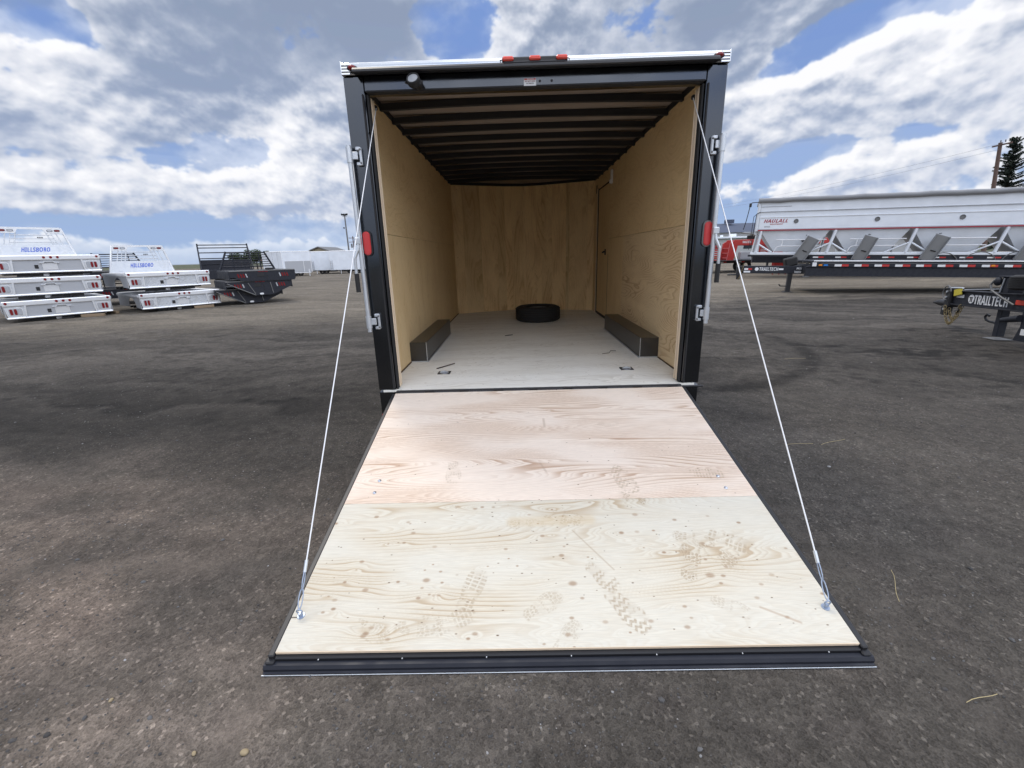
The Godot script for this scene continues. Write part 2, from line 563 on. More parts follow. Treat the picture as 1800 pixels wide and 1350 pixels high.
	M.white_paint.albedo_texture = noise_tex(306, 0.006, 0.94, 1.0)
	M.white_paint.roughness_texture = grime
	M.white_paint.uv1_triplanar = true
	M.white_paint.uv1_scale = Vector3.ONE * 0.5
	M.alu = mat(lin(0.70, 0.72, 0.74), 1.0, 0.72)
	M.alu.roughness_texture = smear
	M.alu.uv1_triplanar = true
	M.alu.uv1_scale = Vector3.ONE * 0.9
	M.alu_bright = mat(lin(0.86, 0.87, 0.88), 0.32, 0.6)
	M.alu_dull = mat(lin(0.50, 0.515, 0.54), 0.5, 0.75)
	M.grey_panel = mat(lin(0.30, 0.31, 0.32), 0.55, 0.3)
	M.tarp = mat(lin(0.26, 0.265, 0.275), 0.75)
	M.steel_grey = mat(lin(0.17, 0.17, 0.17), 0.5, 0.4)
	M.red_paint = mat(lin(0.42, 0.035, 0.03), 0.4)
	M.red_stripe = mat(lin(0.36, 0.02, 0.04), 0.4)
	M.tape_red = mat(lin(0.5, 0.03, 0.025), 0.4)
	M.tape_white = mat(lin(0.8, 0.8, 0.8), 0.4)
	M.blue = mat(lin(0.03, 0.09, 0.5), 0.4)
	M.ink = mat(lin(0.02, 0.02, 0.025), 0.6)
	M.yellow = mat(lin(0.6, 0.5, 0.05), 0.6)
	M.rust = mat(lin(0.30, 0.235, 0.12), 0.55, 0.4)
	M.timber = mat(lin(0.26, 0.19, 0.12), 0.85)
	M.glass_dark = mat(lin(0.03, 0.04, 0.05), 0.08)
	M.pole_wood = mat(lin(0.13, 0.085, 0.07), 0.85)
	M.roof_grey = mat(lin(0.055, 0.07, 0.11), 0.7)
	M.wall_pale = mat(lin(0.42, 0.43, 0.43), 0.7)
	M.roof_brown = mat(lin(0.16, 0.09, 0.075), 0.8)
	M.straw = mat(lin(0.44, 0.36, 0.19), 0.8)
	M.bark = mat(lin(0.07, 0.05, 0.035), 0.9)
	var steel := noise_tex(305, 0.03, 0.4, 0.8)
	M.navy = mat(lin(0.010, 0.012, 0.02), 1.0)
	M.navy.roughness_texture = steel
	M.navy.uv1_triplanar = true

# ------------------------------------------------------------------ ground
func ground_material() -> StandardMaterial3D:
	var S := 1024
	var a := noise(401, 0.05, 2, FastNoiseLite.TYPE_CELLULAR)
	a.cellular_return_type = FastNoiseLite.RETURN_CELL_VALUE
	a.fractal_type = FastNoiseLite.FRACTAL_NONE
	a.frequency = 0.22
	a.cellular_jitter = 1.0
	var b := noise(402, 0.22, 1, FastNoiseLite.TYPE_CELLULAR)
	b.cellular_return_type = FastNoiseLite.RETURN_DISTANCE
	b.cellular_jitter = 1.0
	var d := noise(403, 0.02, 5)
	var e := noise(404, 0.35, 2)
	var ia := a.get_seamless_image(S, S, false, false, 0.1, false).get_data()
	var ib := b.get_seamless_image(S, S, false, false, 0.1, false).get_data()
	var idd := d.get_seamless_image(S, S, false, false, 0.1, true).get_data()
	var ie := e.get_seamless_image(S, S, false, false, 0.1, false).get_data()
	var hb := PackedByteArray()
	hb.resize(S * S)
	var paint := func(x: int, y: int) -> Color:
		var i := y * S + x
		var ca := ia[i] / 255.0
		var cb := ib[i] / 255.0
		var md := idd[i] / 255.0
		var gr := ie[i] / 255.0
		var v := 0.50 + 0.11 * (ca - 0.5) + 0.22 * (gr - 0.5) + 0.12 * (md - 0.5)
		if ca > 0.93:
			v += 0.13 * smoothstep(0.93, 1.0, ca)
		v -= 0.06 * cb
		return Color(v * 1.025, v, v * 0.965)
	var im := painted(S, S, paint)
	for i in S * S:
		hb[i] = int(clampf(0.5 * ia[i] + 0.5 * ie[i] - 0.25 * ib[i] + 0.3 * idd[i], 0, 255))
	var m := StandardMaterial3D.new()
	m.albedo_texture = ImageTexture.create_from_image(im)
	m.albedo_color = Color(1, 1, 1)
	m.roughness = 0.92
	m.metallic_specular = 0.3
	m.heightmap_enabled = true
	m.heightmap_texture = ImageTexture.create_from_image(Image.create_from_data(S, S, false, Image.FORMAT_L8, hb))
	m.heightmap_scale = 0.9
	# the wide pattern: damp dark tracks, dusty pale gravel farther off
	var R := 1024
	var wide := noise(411, 1.0, 4)
	var track := noise(412, 1.0, 4)
	var edge := noise(413, 1.0, 3)
	var broad := func(px: int, py: int) -> Color:
		var X := -45.0 + 90.0 * px / R
		var Z := -80.0 + 90.0 * py / R
		var big := wide.get_noise_2d(X * 0.16, Z * 0.2)
		var sm := edge.get_noise_2d(X * 0.9, Z * 1.3)
		# streaks left by tyres, mostly across the picture
		var tx := X * 0.97 + Z * 0.24
		var tz := Z * 0.97 - X * 0.20 + 0.9 * big + 0.35 * sm
		var s1 := track.get_noise_2d(tx * 0.11, tz * 1.5 + 0.4 * big)
		var s2 := track.get_noise_2d(tx * 0.3 + 50.0, tz * 4.6)
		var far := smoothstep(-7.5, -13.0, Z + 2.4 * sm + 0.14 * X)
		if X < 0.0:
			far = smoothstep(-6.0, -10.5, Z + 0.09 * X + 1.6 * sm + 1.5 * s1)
		var v := 0.59 + 0.10 * big + 0.06 * sm
		var near := lerpf(1.0, 0.3, smoothstep(-3.5, 0.5, Z))
		v += (0.20 * s1 + 0.17 * s2) * near
		# damp belt on the left
		var belt := smoothstep(1.5, 0.3, absf(Z + 1.2 - 0.09 * X + 0.8 * big)) * smoothstep(-1.6, -3.0, X)
		v -= 0.16 * belt * (0.8 + 0.8 * s2)
		# dark ruts on the right
		var rut := smoothstep(2.6, 0.6, absf(Z + 2.6 + 0.25 * (X - 5.0))) * smoothstep(2.6, 5.0, X)
		v -= 0.17 * rut * smoothstep(-0.15, 0.35, s2 + s1)
		v -= 0.20 * smoothstep(0.14, 0.42, s2 + 0.25 * sm) * (1.0 - 0.4 * far) * near
		v += 0.07 * smoothstep(0.1, 0.4, -s2) * near
		# one tyre bent round behind the trailer's right corner
		var ring := absf(Vector2(X - 1.6, (Z + 4.4) * 1.0).length() - 2.9)
		if X > 1.4 and Z > -5.2:
			v -= 0.16 * smoothstep(0.16, 0.05, ring + 0.05 * sm) * smoothstep(-0.4, 0.2, s2 + 0.3)
		var c := Color(v * 1.0, v * 0.972, v * 0.94)
		var dust := Color(1.0, 0.96, 0.89)
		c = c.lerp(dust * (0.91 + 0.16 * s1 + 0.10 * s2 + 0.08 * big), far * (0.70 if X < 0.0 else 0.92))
		# reddish grit near the front left
		var grit := smoothstep(2.3, 0.4, Vector2((X + 3.6) * 0.55, (Z - 1.7) * 0.9).length()) * (0.6 + 0.6 * sm)
		c = c.lerp(Color(v * 1.5, v * 1.38, v * 1.29), clampf(grit, 0.0, 0.9))
		return Color(c.r, c.g, c.b)
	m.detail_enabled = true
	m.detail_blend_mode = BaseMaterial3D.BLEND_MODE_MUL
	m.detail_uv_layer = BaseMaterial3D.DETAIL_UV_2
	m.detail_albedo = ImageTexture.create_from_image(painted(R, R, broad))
	return m

# ------------------------------------------------------------------ sky
# banks of cloud: azimuth, height, half widths (degrees), weight (below 0 clears), greyness
const BANKS := [[-40.0, 18.7, 4.3, 1.7, -1.00, 0.00], [-42.5, 19.4, 3.1, 0.9, -0.50, 0.00], [-6.0, 22.4, 6.5, 2.9, -1.45, 0.00], [36.2, 19.3, 4.8, 1.3, -1.30, 0.00], [31.8, 18.7, 3.3, 1.7, -1.50, 0.00], [28.5, 17.0, 3.2, 1.5, -1.40, 0.00], [25.4, 15.9, 3.1, 1.0, -0.90, 0.00], [42.3, 17.5, 2.7, 0.8, -0.70, 0.00], [-33.5, 9.6, 5.2, 1.9, -0.55, 0.30], [-36.5, 3.5, 19.4, 1.4, -1.40, 0.00], [31.0, 9.3, 4.4, 1.3, -0.50, 0.20], [39.5, 9.5, 3.1, 0.8, -0.50, 0.20], [26.6, 7.8, 3.2, 1.2, -0.60, 0.10], [-45.3, 9.2, 1.7, 0.6, -0.50, 0.40], [-37.6, 17.3, 2.4, 1.1, -0.50, 0.30], [-23.6, 20.4, 13.7, 3.7, 1.20, 1.00], [-15.5, 22.7, 8.6, 2.6, 0.80, 0.90], [-35.2, 19.9, 2.5, 2.2, 0.90, -0.30], [-42.2, 14.5, 3.9, 2.5, 1.00, -0.20], [-44.3, 10.9, 2.4, 1.5, 0.50, 0.45], [-35.9, 15.1, 6.4, 3.1, 0.60, 0.30], [-41.0, 11.2, 1.4, 1.9, 0.60, -0.40], [-34.2, 13.0, 2.5, 2.0, 0.70, -0.30], [-25.6, 11.7, 3.0, 2.9, 1.00, -0.50], [-20.5, 15.6, 4.0, 2.8, 0.80, -0.20], [-30.5, 7.5, 6.1, 1.4, 0.95, -0.20], [-43.7, 5.7, 5.1, 1.4, 0.80, 0.00], [-22.2, 7.8, 3.5, 1.1, 0.60, -0.20], [12.5, 20.9, 13.5, 4.3, 1.10, 0.55], [5.5, 20.9, 2.8, 1.3, 0.60, -0.50], [21.5, 21.1, 8.0, 2.4, 0.80, 0.35], [36.2, 14.9, 7.8, 3.4, 1.00, -0.60], [42.0, 14.7, 3.8, 2.4, 0.70, -0.30], [25.5, 13.4, 2.5, 3.0, 1.00, -0.50], [31.0, 12.5, 3.8, 1.9, 0.60, 0.30], [37.1, 11.9, 4.9, 1.5, 0.60, 0.35], [43.4, 11.5, 2.7, 1.7, 0.70, 0.10], [34.5, 7.0, 5.0, 0.9, 0.60, -0.10], [42.9, 6.6, 4.3, 0.8, 0.50, 0.00], [38.0, 8.9, 4.1, 0.7, 0.40, -0.20], [27.9, 5.8, 4.8, 0.8, 0.40, 0.00], [17.0, 22.1, 6.7, 2.2, 0.50, 0.40]]
var n_big: FastNoiseLite
var n_puff: FastNoiseLite
var n_thin: FastNoiseLite

func dir_of(az: float, el: float) -> Vector3:
	var a := deg_to_rad(az)
	var e := deg_to_rad(el)
	return Vector3(sin(a) * cos(e), sin(e), -cos(a) * cos(e))

const SKY_SCALE := 3.05
const SUN_AZ := -38.0
var bank_map := PackedFloat32Array()   # cover and greyness every half degree, from -60..60 and -2..36 degrees
const BW := 241
const BH := 77

func map_banks() -> void:
	bank_map.resize(BW * BH * 2)
	for j in BH:
		var el := -2.0 + 0.5 * j
		for i in BW:
			var az := -60.0 + 0.5 * i
			var cov := 0.0
			var dark := 0.0
			for b in BANKS:
				var x: float = (az - b[0]) / b[2]
				var y: float = (el - b[1]) / b[3]
				if absf(x) < 2.6 and absf(y) < 2.6:
					var e := exp(-(x * x + y * y) * 0.8)
					cov += 0.55 * b[4] * e
					dark += b[5] * e
			bank_map[(j * BW + i) * 2] = cov
			bank_map[(j * BW + i) * 2 + 1] = dark

func cloud(az: float, el: float) -> Vector2:
	var d := dir_of(az, el)
	if az > 180.0:
		az -= 360.0
	var p := Vector3(d.x, d.y * 1.55, d.z)
	p += Vector3(0.03, 0.05, 0.03) * n_thin.get_noise_3d(p.x * 0.5, p.y * 0.5, p.z * 0.5)
	var f := n_big.get_noise_3dv(p)
	var q := n_puff.get_noise_3dv(p)
	var cov := 0.31
	var dark := 0.0
	if absf(az) < 59.9 and el < 35.9:
		var fx := (az + 60.0) * 2.0
		var fy := (el + 2.0) * 2.0
		var i := int(fx)
		var j := int(fy)
		fx -= i
		fy -= j
		var k := (j * BW + i) * 2
		var l := k + BW * 2
		cov += lerpf(lerpf(bank_map[k], bank_map[k + 2], fx), lerpf(bank_map[l], bank_map[l + 2], fx), fy)
		dark = lerpf(lerpf(bank_map[k + 1], bank_map[k + 3], fx), lerpf(bank_map[l + 1], bank_map[l + 3], fx), fy)
	return Vector2(clampf(cov, -0.75, 0.5) + 0.95 * f - 0.64 * (q + 0.6), dark)

func sky_colour(az: float, el: float) -> Color:
	var e := maxf(el, 0.0)
	var t := clampf(e / 26.0, 0.0, 1.0)
	var blue := Color(0.60, 0.685, 0.815).lerp(Color(0.44, 0.55, 0.765), smoothstep(0.0, 1.0, pow(t, 0.8)))
	blue = blue.lerp(Color(0.34, 0.50, 0.79), clampf((e - 26.0) / 50.0, 0.0, 1.0))
	var c := cloud(az, e)
	var up := cloud(az - 0.4, e + 0.55 + 0.35 * t)
	var thin := n_thin.get_noise_3dv(dir_of(az, e * 1.8) * 1.7)
	var dens := c.x
	var a := smoothstep(-0.06, 0.13, dens)
	a = maxf(a, 0.55 * smoothstep(-0.1, 0.5, thin + 0.2 + dens * 0.8))
	var lit := clampf(0.52 + 1.6 * (1.0 - 0.55 * clampf(c.y, 0.0, 1.0)) * (c.x - up.x) - 0.42 * c.y + 0.25 * smoothstep(0.45, 0.0, dens) - 0.22 * smoothstep(0.3, 1.0, dens), 0.0, 1.0)
	lit = clampf(lit + 0.2 * maxf(0.0, -dir_of(az, 0.0).dot(dir_of(SUN_AZ, 0.0))), 0.0, 1.0)
	var grey := Color(0.51, 0.56, 0.65).lerp(Color(0.59, 0.65, 0.765), 1.0 - t)
	var white := Color(0.865, 0.873, 0.90)
	var col := grey.lerp(white, smoothstep(0.0, 0.85, lit))
	col = col.lerp(Color(0.94, 0.94, 0.95), smoothstep(0.75, 1.0, lit) * 0.8)
	a *= 1.0 - 0.6 * smoothstep(4.0, 0.5, e)
	# unseen sky overhead brightened, as under overcast, to light the interior; kept at under half scale so that it fits the picture
	# unseen clouds across from the sun brightened too, to lift the trailer floor
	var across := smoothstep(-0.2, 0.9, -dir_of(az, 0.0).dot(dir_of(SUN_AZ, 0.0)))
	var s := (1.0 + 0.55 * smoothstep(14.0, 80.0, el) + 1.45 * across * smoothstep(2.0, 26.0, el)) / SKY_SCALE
	var o := blue.lerp(col, a).srgb_to_linear()
	return Color(o.r * s, o.g * s, o.b * s).linear_to_srgb()

func build_sky() -> ImageTexture:
	n_big = noise(501, 3.4, 9)
	n_big.fractal_gain = 0.58
	n_puff = noise(502, 9.0, 5, FastNoiseLite.TYPE_CELLULAR)
	n_puff.cellular_return_type = FastNoiseLite.RETURN_DISTANCE
	n_puff.fractal_gain = 0.6
	n_thin = noise(503, 2.0, 4)
	map_banks()
	# whole dome coarsely, then the part in view finely
	var w := 640
	var h := 160
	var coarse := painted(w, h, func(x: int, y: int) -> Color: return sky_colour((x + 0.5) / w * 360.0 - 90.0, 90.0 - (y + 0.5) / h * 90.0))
	var full := Image.create(4096, 2048, false, Image.FORMAT_RGB8)
	full.fill(Color(0.24, 0.235, 0.225))
	coarse.resize(4096, 1024, Image.INTERPOLATE_CUBIC)
	full.blit_rect(coarse, Rect2i(0, 0, 4096, 1024), Vector2i.ZERO)
	var x0 := 416
	var y0 := 710
	var fw := 1216
	var fh := 1024 - y0
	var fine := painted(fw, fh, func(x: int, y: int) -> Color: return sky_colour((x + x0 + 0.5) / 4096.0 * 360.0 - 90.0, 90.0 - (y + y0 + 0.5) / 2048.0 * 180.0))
	full.blit_rect(fine, Rect2i(0, 0, fw, fh), Vector2i(x0, y0))
	return ImageTexture.create_from_image(full)

func _ready() -> void:
	# camera, sky, sun, exposure
	var cam := Camera3D.new()
	cam.name = "camera"
	cam.position = Vector3(-0.1577, 1.5693, 3.4301)
	cam.basis = Basis(Vector3.UP, 0.0153) * Basis(Vector3.RIGHT, -0.2837) * Basis(Vector3.BACK, -0.0284)
	cam.fov = 82.085
	cam.near = 0.05
	cam.far = 4000.0
	cam.current = true
	add_child(cam)
	var env := Environment.new()
	env.background_mode = Environment.BG_SKY
	env.tonemap_mode = Environment.TONE_MAPPER_LINEAR
	env.tonemap_exposure = 2.95
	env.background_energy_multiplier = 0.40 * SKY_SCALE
	env.sdfgi_enabled = true
	env.ssao_enabled = true
	env.ssil_enabled = true
	var sky := Sky.new()
	var sm := PanoramaSkyMaterial.new()
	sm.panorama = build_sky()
	sky.sky_material = sm
	env.sky = sky
	env.sky_rotation = Vector3(0.0, PI / 2, 0.0)   # the picture of the sky starts at the right-hand side
	var we := WorldEnvironment.new()
	we.name = "surroundings"
	we.environment = env
	add_child(we)
	var sun := DirectionalLight3D.new()
	sun.name = "sun"
	sun.light_energy = 0.15
	sun.light_color = Color(1.0, 0.965, 0.91)
	sun.light_angular_distance = 14.0
	sun.shadow_enabled = true
	sun.look_at_from_position(dir_of(SUN_AZ, 58.0) * 50.0, Vector3.ZERO, Vector3.UP)
	add_child(sun)
	make_materials()
	build_ground()
	build_cargo_trailer()
	build_yard_left()
	build_yard_right()
	build_far()
	build_litter()

func build_ground() -> void:
	var gm := ground_material()
	var g := Geo.new()
	var mk := func(gg: Geo, x0: float, x1: float, z0: float, z1: float, y: float) -> void:
		var p := [Vector3(x0, y, z0), Vector3(x1, y, z0), Vector3(x1, y, z1), Vector3(x0, y, z1)]
		var uv := []
		var uv2 := []
		for e in p:
			uv.append(Vector2(e.x, e.z) / 2.6)
			uv2.append(Vector2((e.x + 45.0) / 90.0, (e.z + 80.0) / 90.0))
		for t in [[0, 1, 2], [0, 2, 3]]:
			for i in t:
				gg.v.append(p[i])
				gg.n.append(Vector3.UP)
				gg.u.append(uv[i])
				gg.u2.append(uv2[i])
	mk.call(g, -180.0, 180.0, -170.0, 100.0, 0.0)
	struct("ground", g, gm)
	# grass beyond the yard, out to the horizon
	var grass := mat(lin(0.10, 0.115, 0.045), 0.95)
	grass.albedo_texture = noise_tex(420, 0.03, 0.5, 1.0)
	grass.uv1_triplanar = true
	grass.uv1_world_triplanar = true
	grass.uv1_scale = Vector3.ONE * 0.05
	var f := Geo.new()
	f.quad(Vector3(-2500, 0.004, -3200), Vector3(2500, 0.004, -3200), Vector3(2500, 0.004, -170), Vector3(-2500, 0.004, -170), Vector3.UP)
	f.quad(Vector3(20, 0.004, -170), Vector3(180, 0.004, -170), Vector3(180, 0.004, -74), Vector3(20, 0.004, -74), Vector3.UP)
	f.quad(Vector3(180, 0.004, -170), Vector3(2500, 0.004, -170), Vector3(2500, 0.004, 800), Vector3(180, 0.004, 800), Vector3.UP)
	f.quad(Vector3(-180, 0.004, -170), Vector3(-2500, 0.004, -170), Vector3(-2500, 0.004, 800), Vector3(-180, 0.004, 800), Vector3.UP)
	f.quad(Vector3(-180, 0.004, 100), Vector3(180, 0.004, 100), Vector3(180, 0.004, 800), Vector3(-180, 0.004, 800), Vector3.UP)
	struct("grass_field", f, grass)
	# loose stones on the gravel
	var st := Geo.new()
	rng.seed = 77
	st.ball(Vector3.ZERO, Vector3(1.0, 0.6, 0.8), 6, 4)
	for i in st.v.size():
		var hsh := sin(st.v[i].x * 12.9 + st.v[i].y * 78.2 + st.v[i].z * 37.7)
		st.v[i] *= 1.0 + 0.18 * hsh
	for i in range(0, st.v.size(), 3):
		var nn := -(st.v[i + 1] - st.v[i]).cross(st.v[i + 2] - st.v[i])
		if nn.length() > 1e-9:
			nn = nn.normalized()
			for k in 3:
				st.n[i + k] = nn
	var sm := mat(Color.WHITE, 0.85)
	sm.vertex_color_use_as_albedo = true
	var mm := MultiMesh.new()
	mm.transform_format = MultiMesh.TRANSFORM_3D
	mm.use_colors = true
	mm.mesh = st.mesh(sm)
	var spots := []
	var fld := noise(88, 0.5, 3)
	while spots.size() < 40000:
		var z := 3.2 - 11.0 * pow(rng.randf(), 1.9)
		var x := rng.randf_range(-1.0, 1.0) * (3.0 + 1.15 * (3.4 - z))
		if absf(x) < 1.22 and z < 2.09 and z > -0.1:
			continue
		if rng.randf() > 0.55 + 1.5 * fld.get_noise_2d(x, z):
			continue
		spots.append(Vector2(x, z))
	mm.instance_count = spots.size()
	for i in spots.size():
		var r := 0.0022 + 0.004 * pow(rng.randf(), 3.0)
		if rng.randf() < 0.007:
			r = rng.randf_range(0.007, 0.013)
		var b := Basis(Vector3.UP, rng.randf() * TAU) * Basis(Vector3.RIGHT, rng.randf_range(-0.5, 0.5))
		b = b.scaled(Vector3(r * rng.randf_range(0.7, 1.5), r, r))
		mm.set_instance_transform(i, Transform3D(b, Vector3(spots[i].x, r * 0.25, spots[i].y)))
		var l := 0.045 + 0.08 * pow(rng.randf(), 1.6)
		if rng.randf() < 0.045:
			l = rng.randf_range(0.16, 0.36)
		var wm := rng.randf_range(0.86, 1.0)
		mm.set_instance_color(i, Color(l, l * lerpf(wm, 1.0, 0.4), l * wm))
	var mi := MultiMeshInstance3D.new()
	mi.name = "loose_gravel"
	mi.multimesh = mm
	mi.set_meta("kind", "stuff")
	tag(mi, "loose grey gravel scattered over the dark yard surface", "gravel")
	add_child(mi)

# ------------------------------------------------------------------ the cargo trailer
func sheet(called: String, parent: Node, m: Material, at: Vector3, s: Vector3, plan: Array, rect: Rect2, bev := 0.0015) -> MeshInstance3D:
	var g := Geo.new()
	g.box(at, s, bev, Basis.IDENTITY, plan, rect)
	return part(called, g, m, parent)

func oval(rx: float, ry: float, k := 28) -> PackedVector2Array:
	# a slot with round ends, taller than wide (or wider than tall)
	var p := PackedVector2Array()
	var r := minf(rx, ry)
	for i in k:
		var a := TAU * i / k
		var c := Vector2(cos(a), sin(a)) * r
		c += Vector2(signf(c.x) * (rx - r) if absf(c.x) > 1e-4 else 0.0, signf(c.y) * (ry - r) if absf(c.y) > 1e-4 else 0.0)
		p.append(c)
	return p

func build_cargo_trailer() -> void:
	var t := thing("cargo_trailer", "black enclosed cargo trailer with its plywood lined ramp door lowered", "trailer")
	var g: Geo
	# --- shell
	for s in [-1.0, 1.0]:
		g = Geo.new()
		g.box(Vector3(s * 1.283, 1.66, ENDZ / 2 - 0.05), Vector3(0.018, 2.20, -ENDZ - 0.1), 0.003)
		part("side_wall", g, M.black_gloss, t)
		g = Geo.new()
		g.box(Vector3(s * 1.226, 1.65, -0.062), Vector3(0.136, 2.214, 0.118), 0.005)
		g.box(Vector3(s * 1.225, 0.345, -0.055), Vector3(0.138, 0.37, 0.104), 0.006)
		part("rear_post", g, M.black_gloss, t)
		g = Geo.new()
		g.box(Vector3(s * 1.171, 1.6, 0.001), Vector3(0.012, 2.10, 0.016), 0.004)
		g.box(Vector3(s * 1.147, 1.6, -0.045), Vector3(0.014, 2.11, 0.05), 0.003)
		part("door_seal", g, M.rubber, t)
		g = Geo.new()
		g.box(Vector3(s * 1.1465, 1.6, -0.088), Vector3(0.017, 2.10, 0.03), 0.002)
		g.box(Vector3(s * 1.199, 1.6, -0.135), Vector3(0.122, 2.10, 0.014), 0.002)
		part("jamb_edge", g, M.ply_edge, t)
	g = Geo.new()
	g.box(Vector3(0, 2.712, -0.062), Vector3(2.314, 0.093, 0.117), 0.004)
	part("rear_header", g, M.black_gloss, t)
	g = Geo.new()
	g.box(Vector3(0, 2.6665, -0.03), Vector3(2.30, 0.012, 0.06), 0.003)
	part("header_seal", g, M.rubber, t)
	g = Geo.new()
	g.box(Vector3(0, 0.40, -0.06), Vector3(2.31, 0.235, 0.10), 0.006)
	part("rear_bumper", g, M.black_gloss, t)
	# bright capping with two ridges along the top
	g = Geo.new()
	var cap := PackedVector2Array([Vector2(-0.12, 2.761), Vector2(0.010, 2.761), Vector2(0.014, 2.768), Vector2(0.011, 2.779), Vector2(0.018, 2.783), Vector2(0.019, 2.800), Vector2(0.013, 2.806), Vector2(0.014, 2.816), Vector2(0.006, 2.829), Vector2(-0.02, 2.836), Vector2(-0.12, 2.838)])
	g.prism(cap, -1.288, 1.288, Transform3D(Basis(Vector3(0, 0, 1), Vector3.UP, Vector3(-1, 0, 0)), Vector3.ZERO))
	part("top_capping", g, M.chrome, t)
	for s in [-1.0, 1.0]:
		g = Geo.new()
		for k in 4:
			g.box(Vector3(s * 1.262, 2.7655 + k * 0.018, 0.020), Vector3(0.06, 0.0155, 0.008), 0.003)
		g.box(Vector3(s * 1.292, 2.797, -0.05), Vector3(0.006, 0.076, 0.15), 0.002)
		part("corner_capping", g, M.chrome, t)
	# rain gutter over the door
	g = Geo.new()
	var gut := PackedVector2Array([Vector2(0.0, 2.794), Vector2(0.035, 2.791), Vector2(0.072, 2.781), Vector2(0.089, 2.766), Vector2(0.091, 2.753), Vector2(0.082, 2.747), Vector2(0.0, 2.760)])
	g.prism(gut, -1.20, 1.20, Transform3D(Basis(Vector3(0, 0, 1), Vector3.UP, Vector3(-1, 0, 0)), Vector3(0, 0.0, 0.003)))
	for s in [-1.0, 1.0]:
		g.prism(PackedVector2Array([Vector2(s * 1.199, 2.758), Vector2(s * 1.199, 2.79), Vector2(s * 1.222, 2.79)]), 0.004, 0.03)
	part("rain_gutter", g, M.black_satin, t)
	# the light bar and corner markers
	g = Geo.new()
	g.box(Vector3(0, 2.797, 0.044), Vector3(0.43, 0.033, 0.052), 0.007)
	g.box(Vector3(0, 2.778, 0.05), Vector3(0.40, 0.012, 0.07), 0.004)
	var lb := part("light_bar", g, M.black_satin, t)
	for k in 3:
		g = Geo.new()
		g.box(Vector3(-0.176 + 0.176 * k, 2.799, 0.078), Vector3(0.074, 0.027, 0.022), 0.008)
		part("red_light", g, M.red_bright, lb)
	for s in [-1.0, 1.0]:
		g = Geo.new()
		g.path([Vector3(s * 0.214, 2.80, 0.06), Vector3(s * 0.226, 2.80, 0.056), Vector3(s * 0.226, 2.775, 0.05)], 0.003, 6)
		part("wire", g, M.black_flat, lb)
	for s in [-1.0, 1.0]:
		g = Geo.new()
		g.ball(Vector3(s * 1.217, 2.796, 0.022), Vector3(0.037, 0.019, 0.016), 16, 8)
		var mk := part("corner_marker", g, M.black_satin, t)
		g = Geo.new()
		g.ball(Vector3(s * 1.217, 2.798, 0.030), Vector3(0.027, 0.0155, 0.02), 16, 8)
		part("red_lens", g, M.red_dark, mk)
	# load light under the gutter
	g = Geo.new()
	var tiltb := Basis(Vector3.RIGHT, 1.05) * Basis(Vector3.BACK, 0.12)
	g.lathe([Vector2(0, -0.03), Vector2(0.038, -0.03), Vector2(0.044, -0.02), Vector2(0.044, 0.012), Vector2(0.040, 0.02), Vector2(0.036, 0.02), Vector2(0.034, 0.014), Vector2(0.0, 0.013)], Vector3(-0.80, 2.693, 0.092), tiltb, 24)
	g.box(Vector3(-0.775, 2.68, 0.05), Vector3(0.05, 0.04, 0.09), 0.008)
	for s in [-1.0, 1.0]:
		g.bar(Vector3(-0.80 + s * 0.03, 2.68, 0.06), Vector3(-0.80 + s * 0.055, 2.685, 0.085), 0.009, 0.009, 8)
	var ll := part("load_light", g, M.black_flat, t)
	g = Geo.new()
	g.lathe([Vector2(0, 0), Vector2(0.0335, 0), Vector2(0.0, 0.004)], Vector3(-0.80, 2.693, 0.092) + tiltb * Vector3(0, 0.0145, 0), tiltb, 20)
	part("lens", g, M.grey_panel, ll)
	# warning sticker
	g = Geo.new()
	g.box(Vector3(-0.031, 2.689, -0.0012), Vector3(0.082, 0.044, 0.003))
	var stk := part("warning_sticker", g, M.white, t)
	g = Geo.new()
	g.box(Vector3(-0.031, 2.7055, 0.0012), Vector3(0.078, 0.008, 0.002))
	part("red_band", g, M.tape_red, stk)
	words("WARNING", 0.0062, M.white, stk, Vector3(-0.028, 2.7055, 0.0008), Basis.IDENTITY, "lettering", 0.045)
	words("DO NOT RIDE", 0.0072, M.red_dark, stk, Vector3(-0.031, 2.693, -0.001), Basis.IDENTITY, "lettering", 0.066)
	words("IN TRAILER", 0.0072, M.ink, stk, Vector3(-0.031, 2.6805, -0.001), Basis.IDENTITY, "lettering", 0.05)
	for xx in [0.036, 0.116]:
		g = Geo.new()
		g.lathe([Vector2(0, 0.0), Vector2(0.0075, 0.0), Vector2(0.009, -0.004)], Vector3(xx, 2.694, -0.0005), Basis(Vector3.RIGHT, PI / 2), 12)
		part("bolt_hole", g, M.ink, t)
	# tail lights
	for s in [-1.0, 1.0]:
		var xf := Transform3D(Basis.IDENTITY, Vector3(s * 1.252, 1.683, 0))
		g = Geo.new()
		g.prism(oval(0.036, 0.092), -0.004, 0.012, xf)
		var tl := part("tail_light", g, M.steel_grey if s > 0 else M.black_satin, t)
		g = Geo.new()
		g.prism(oval(0.027, 0.083), 0.004, 0.019, xf)
		g.prism(oval(0.021, 0.076), 0.018, 0.023, xf)
		part("red_lens", g, M.red_lens, tl)
		g = Geo.new()
		g.prism(oval(0.022, 0.05), -0.004, 0.012, Transform3D(Basis.IDENTITY, Vector3(s * 1.268, 0.30, 0)))
		part("red_reflector", g, M.red_lens, t)
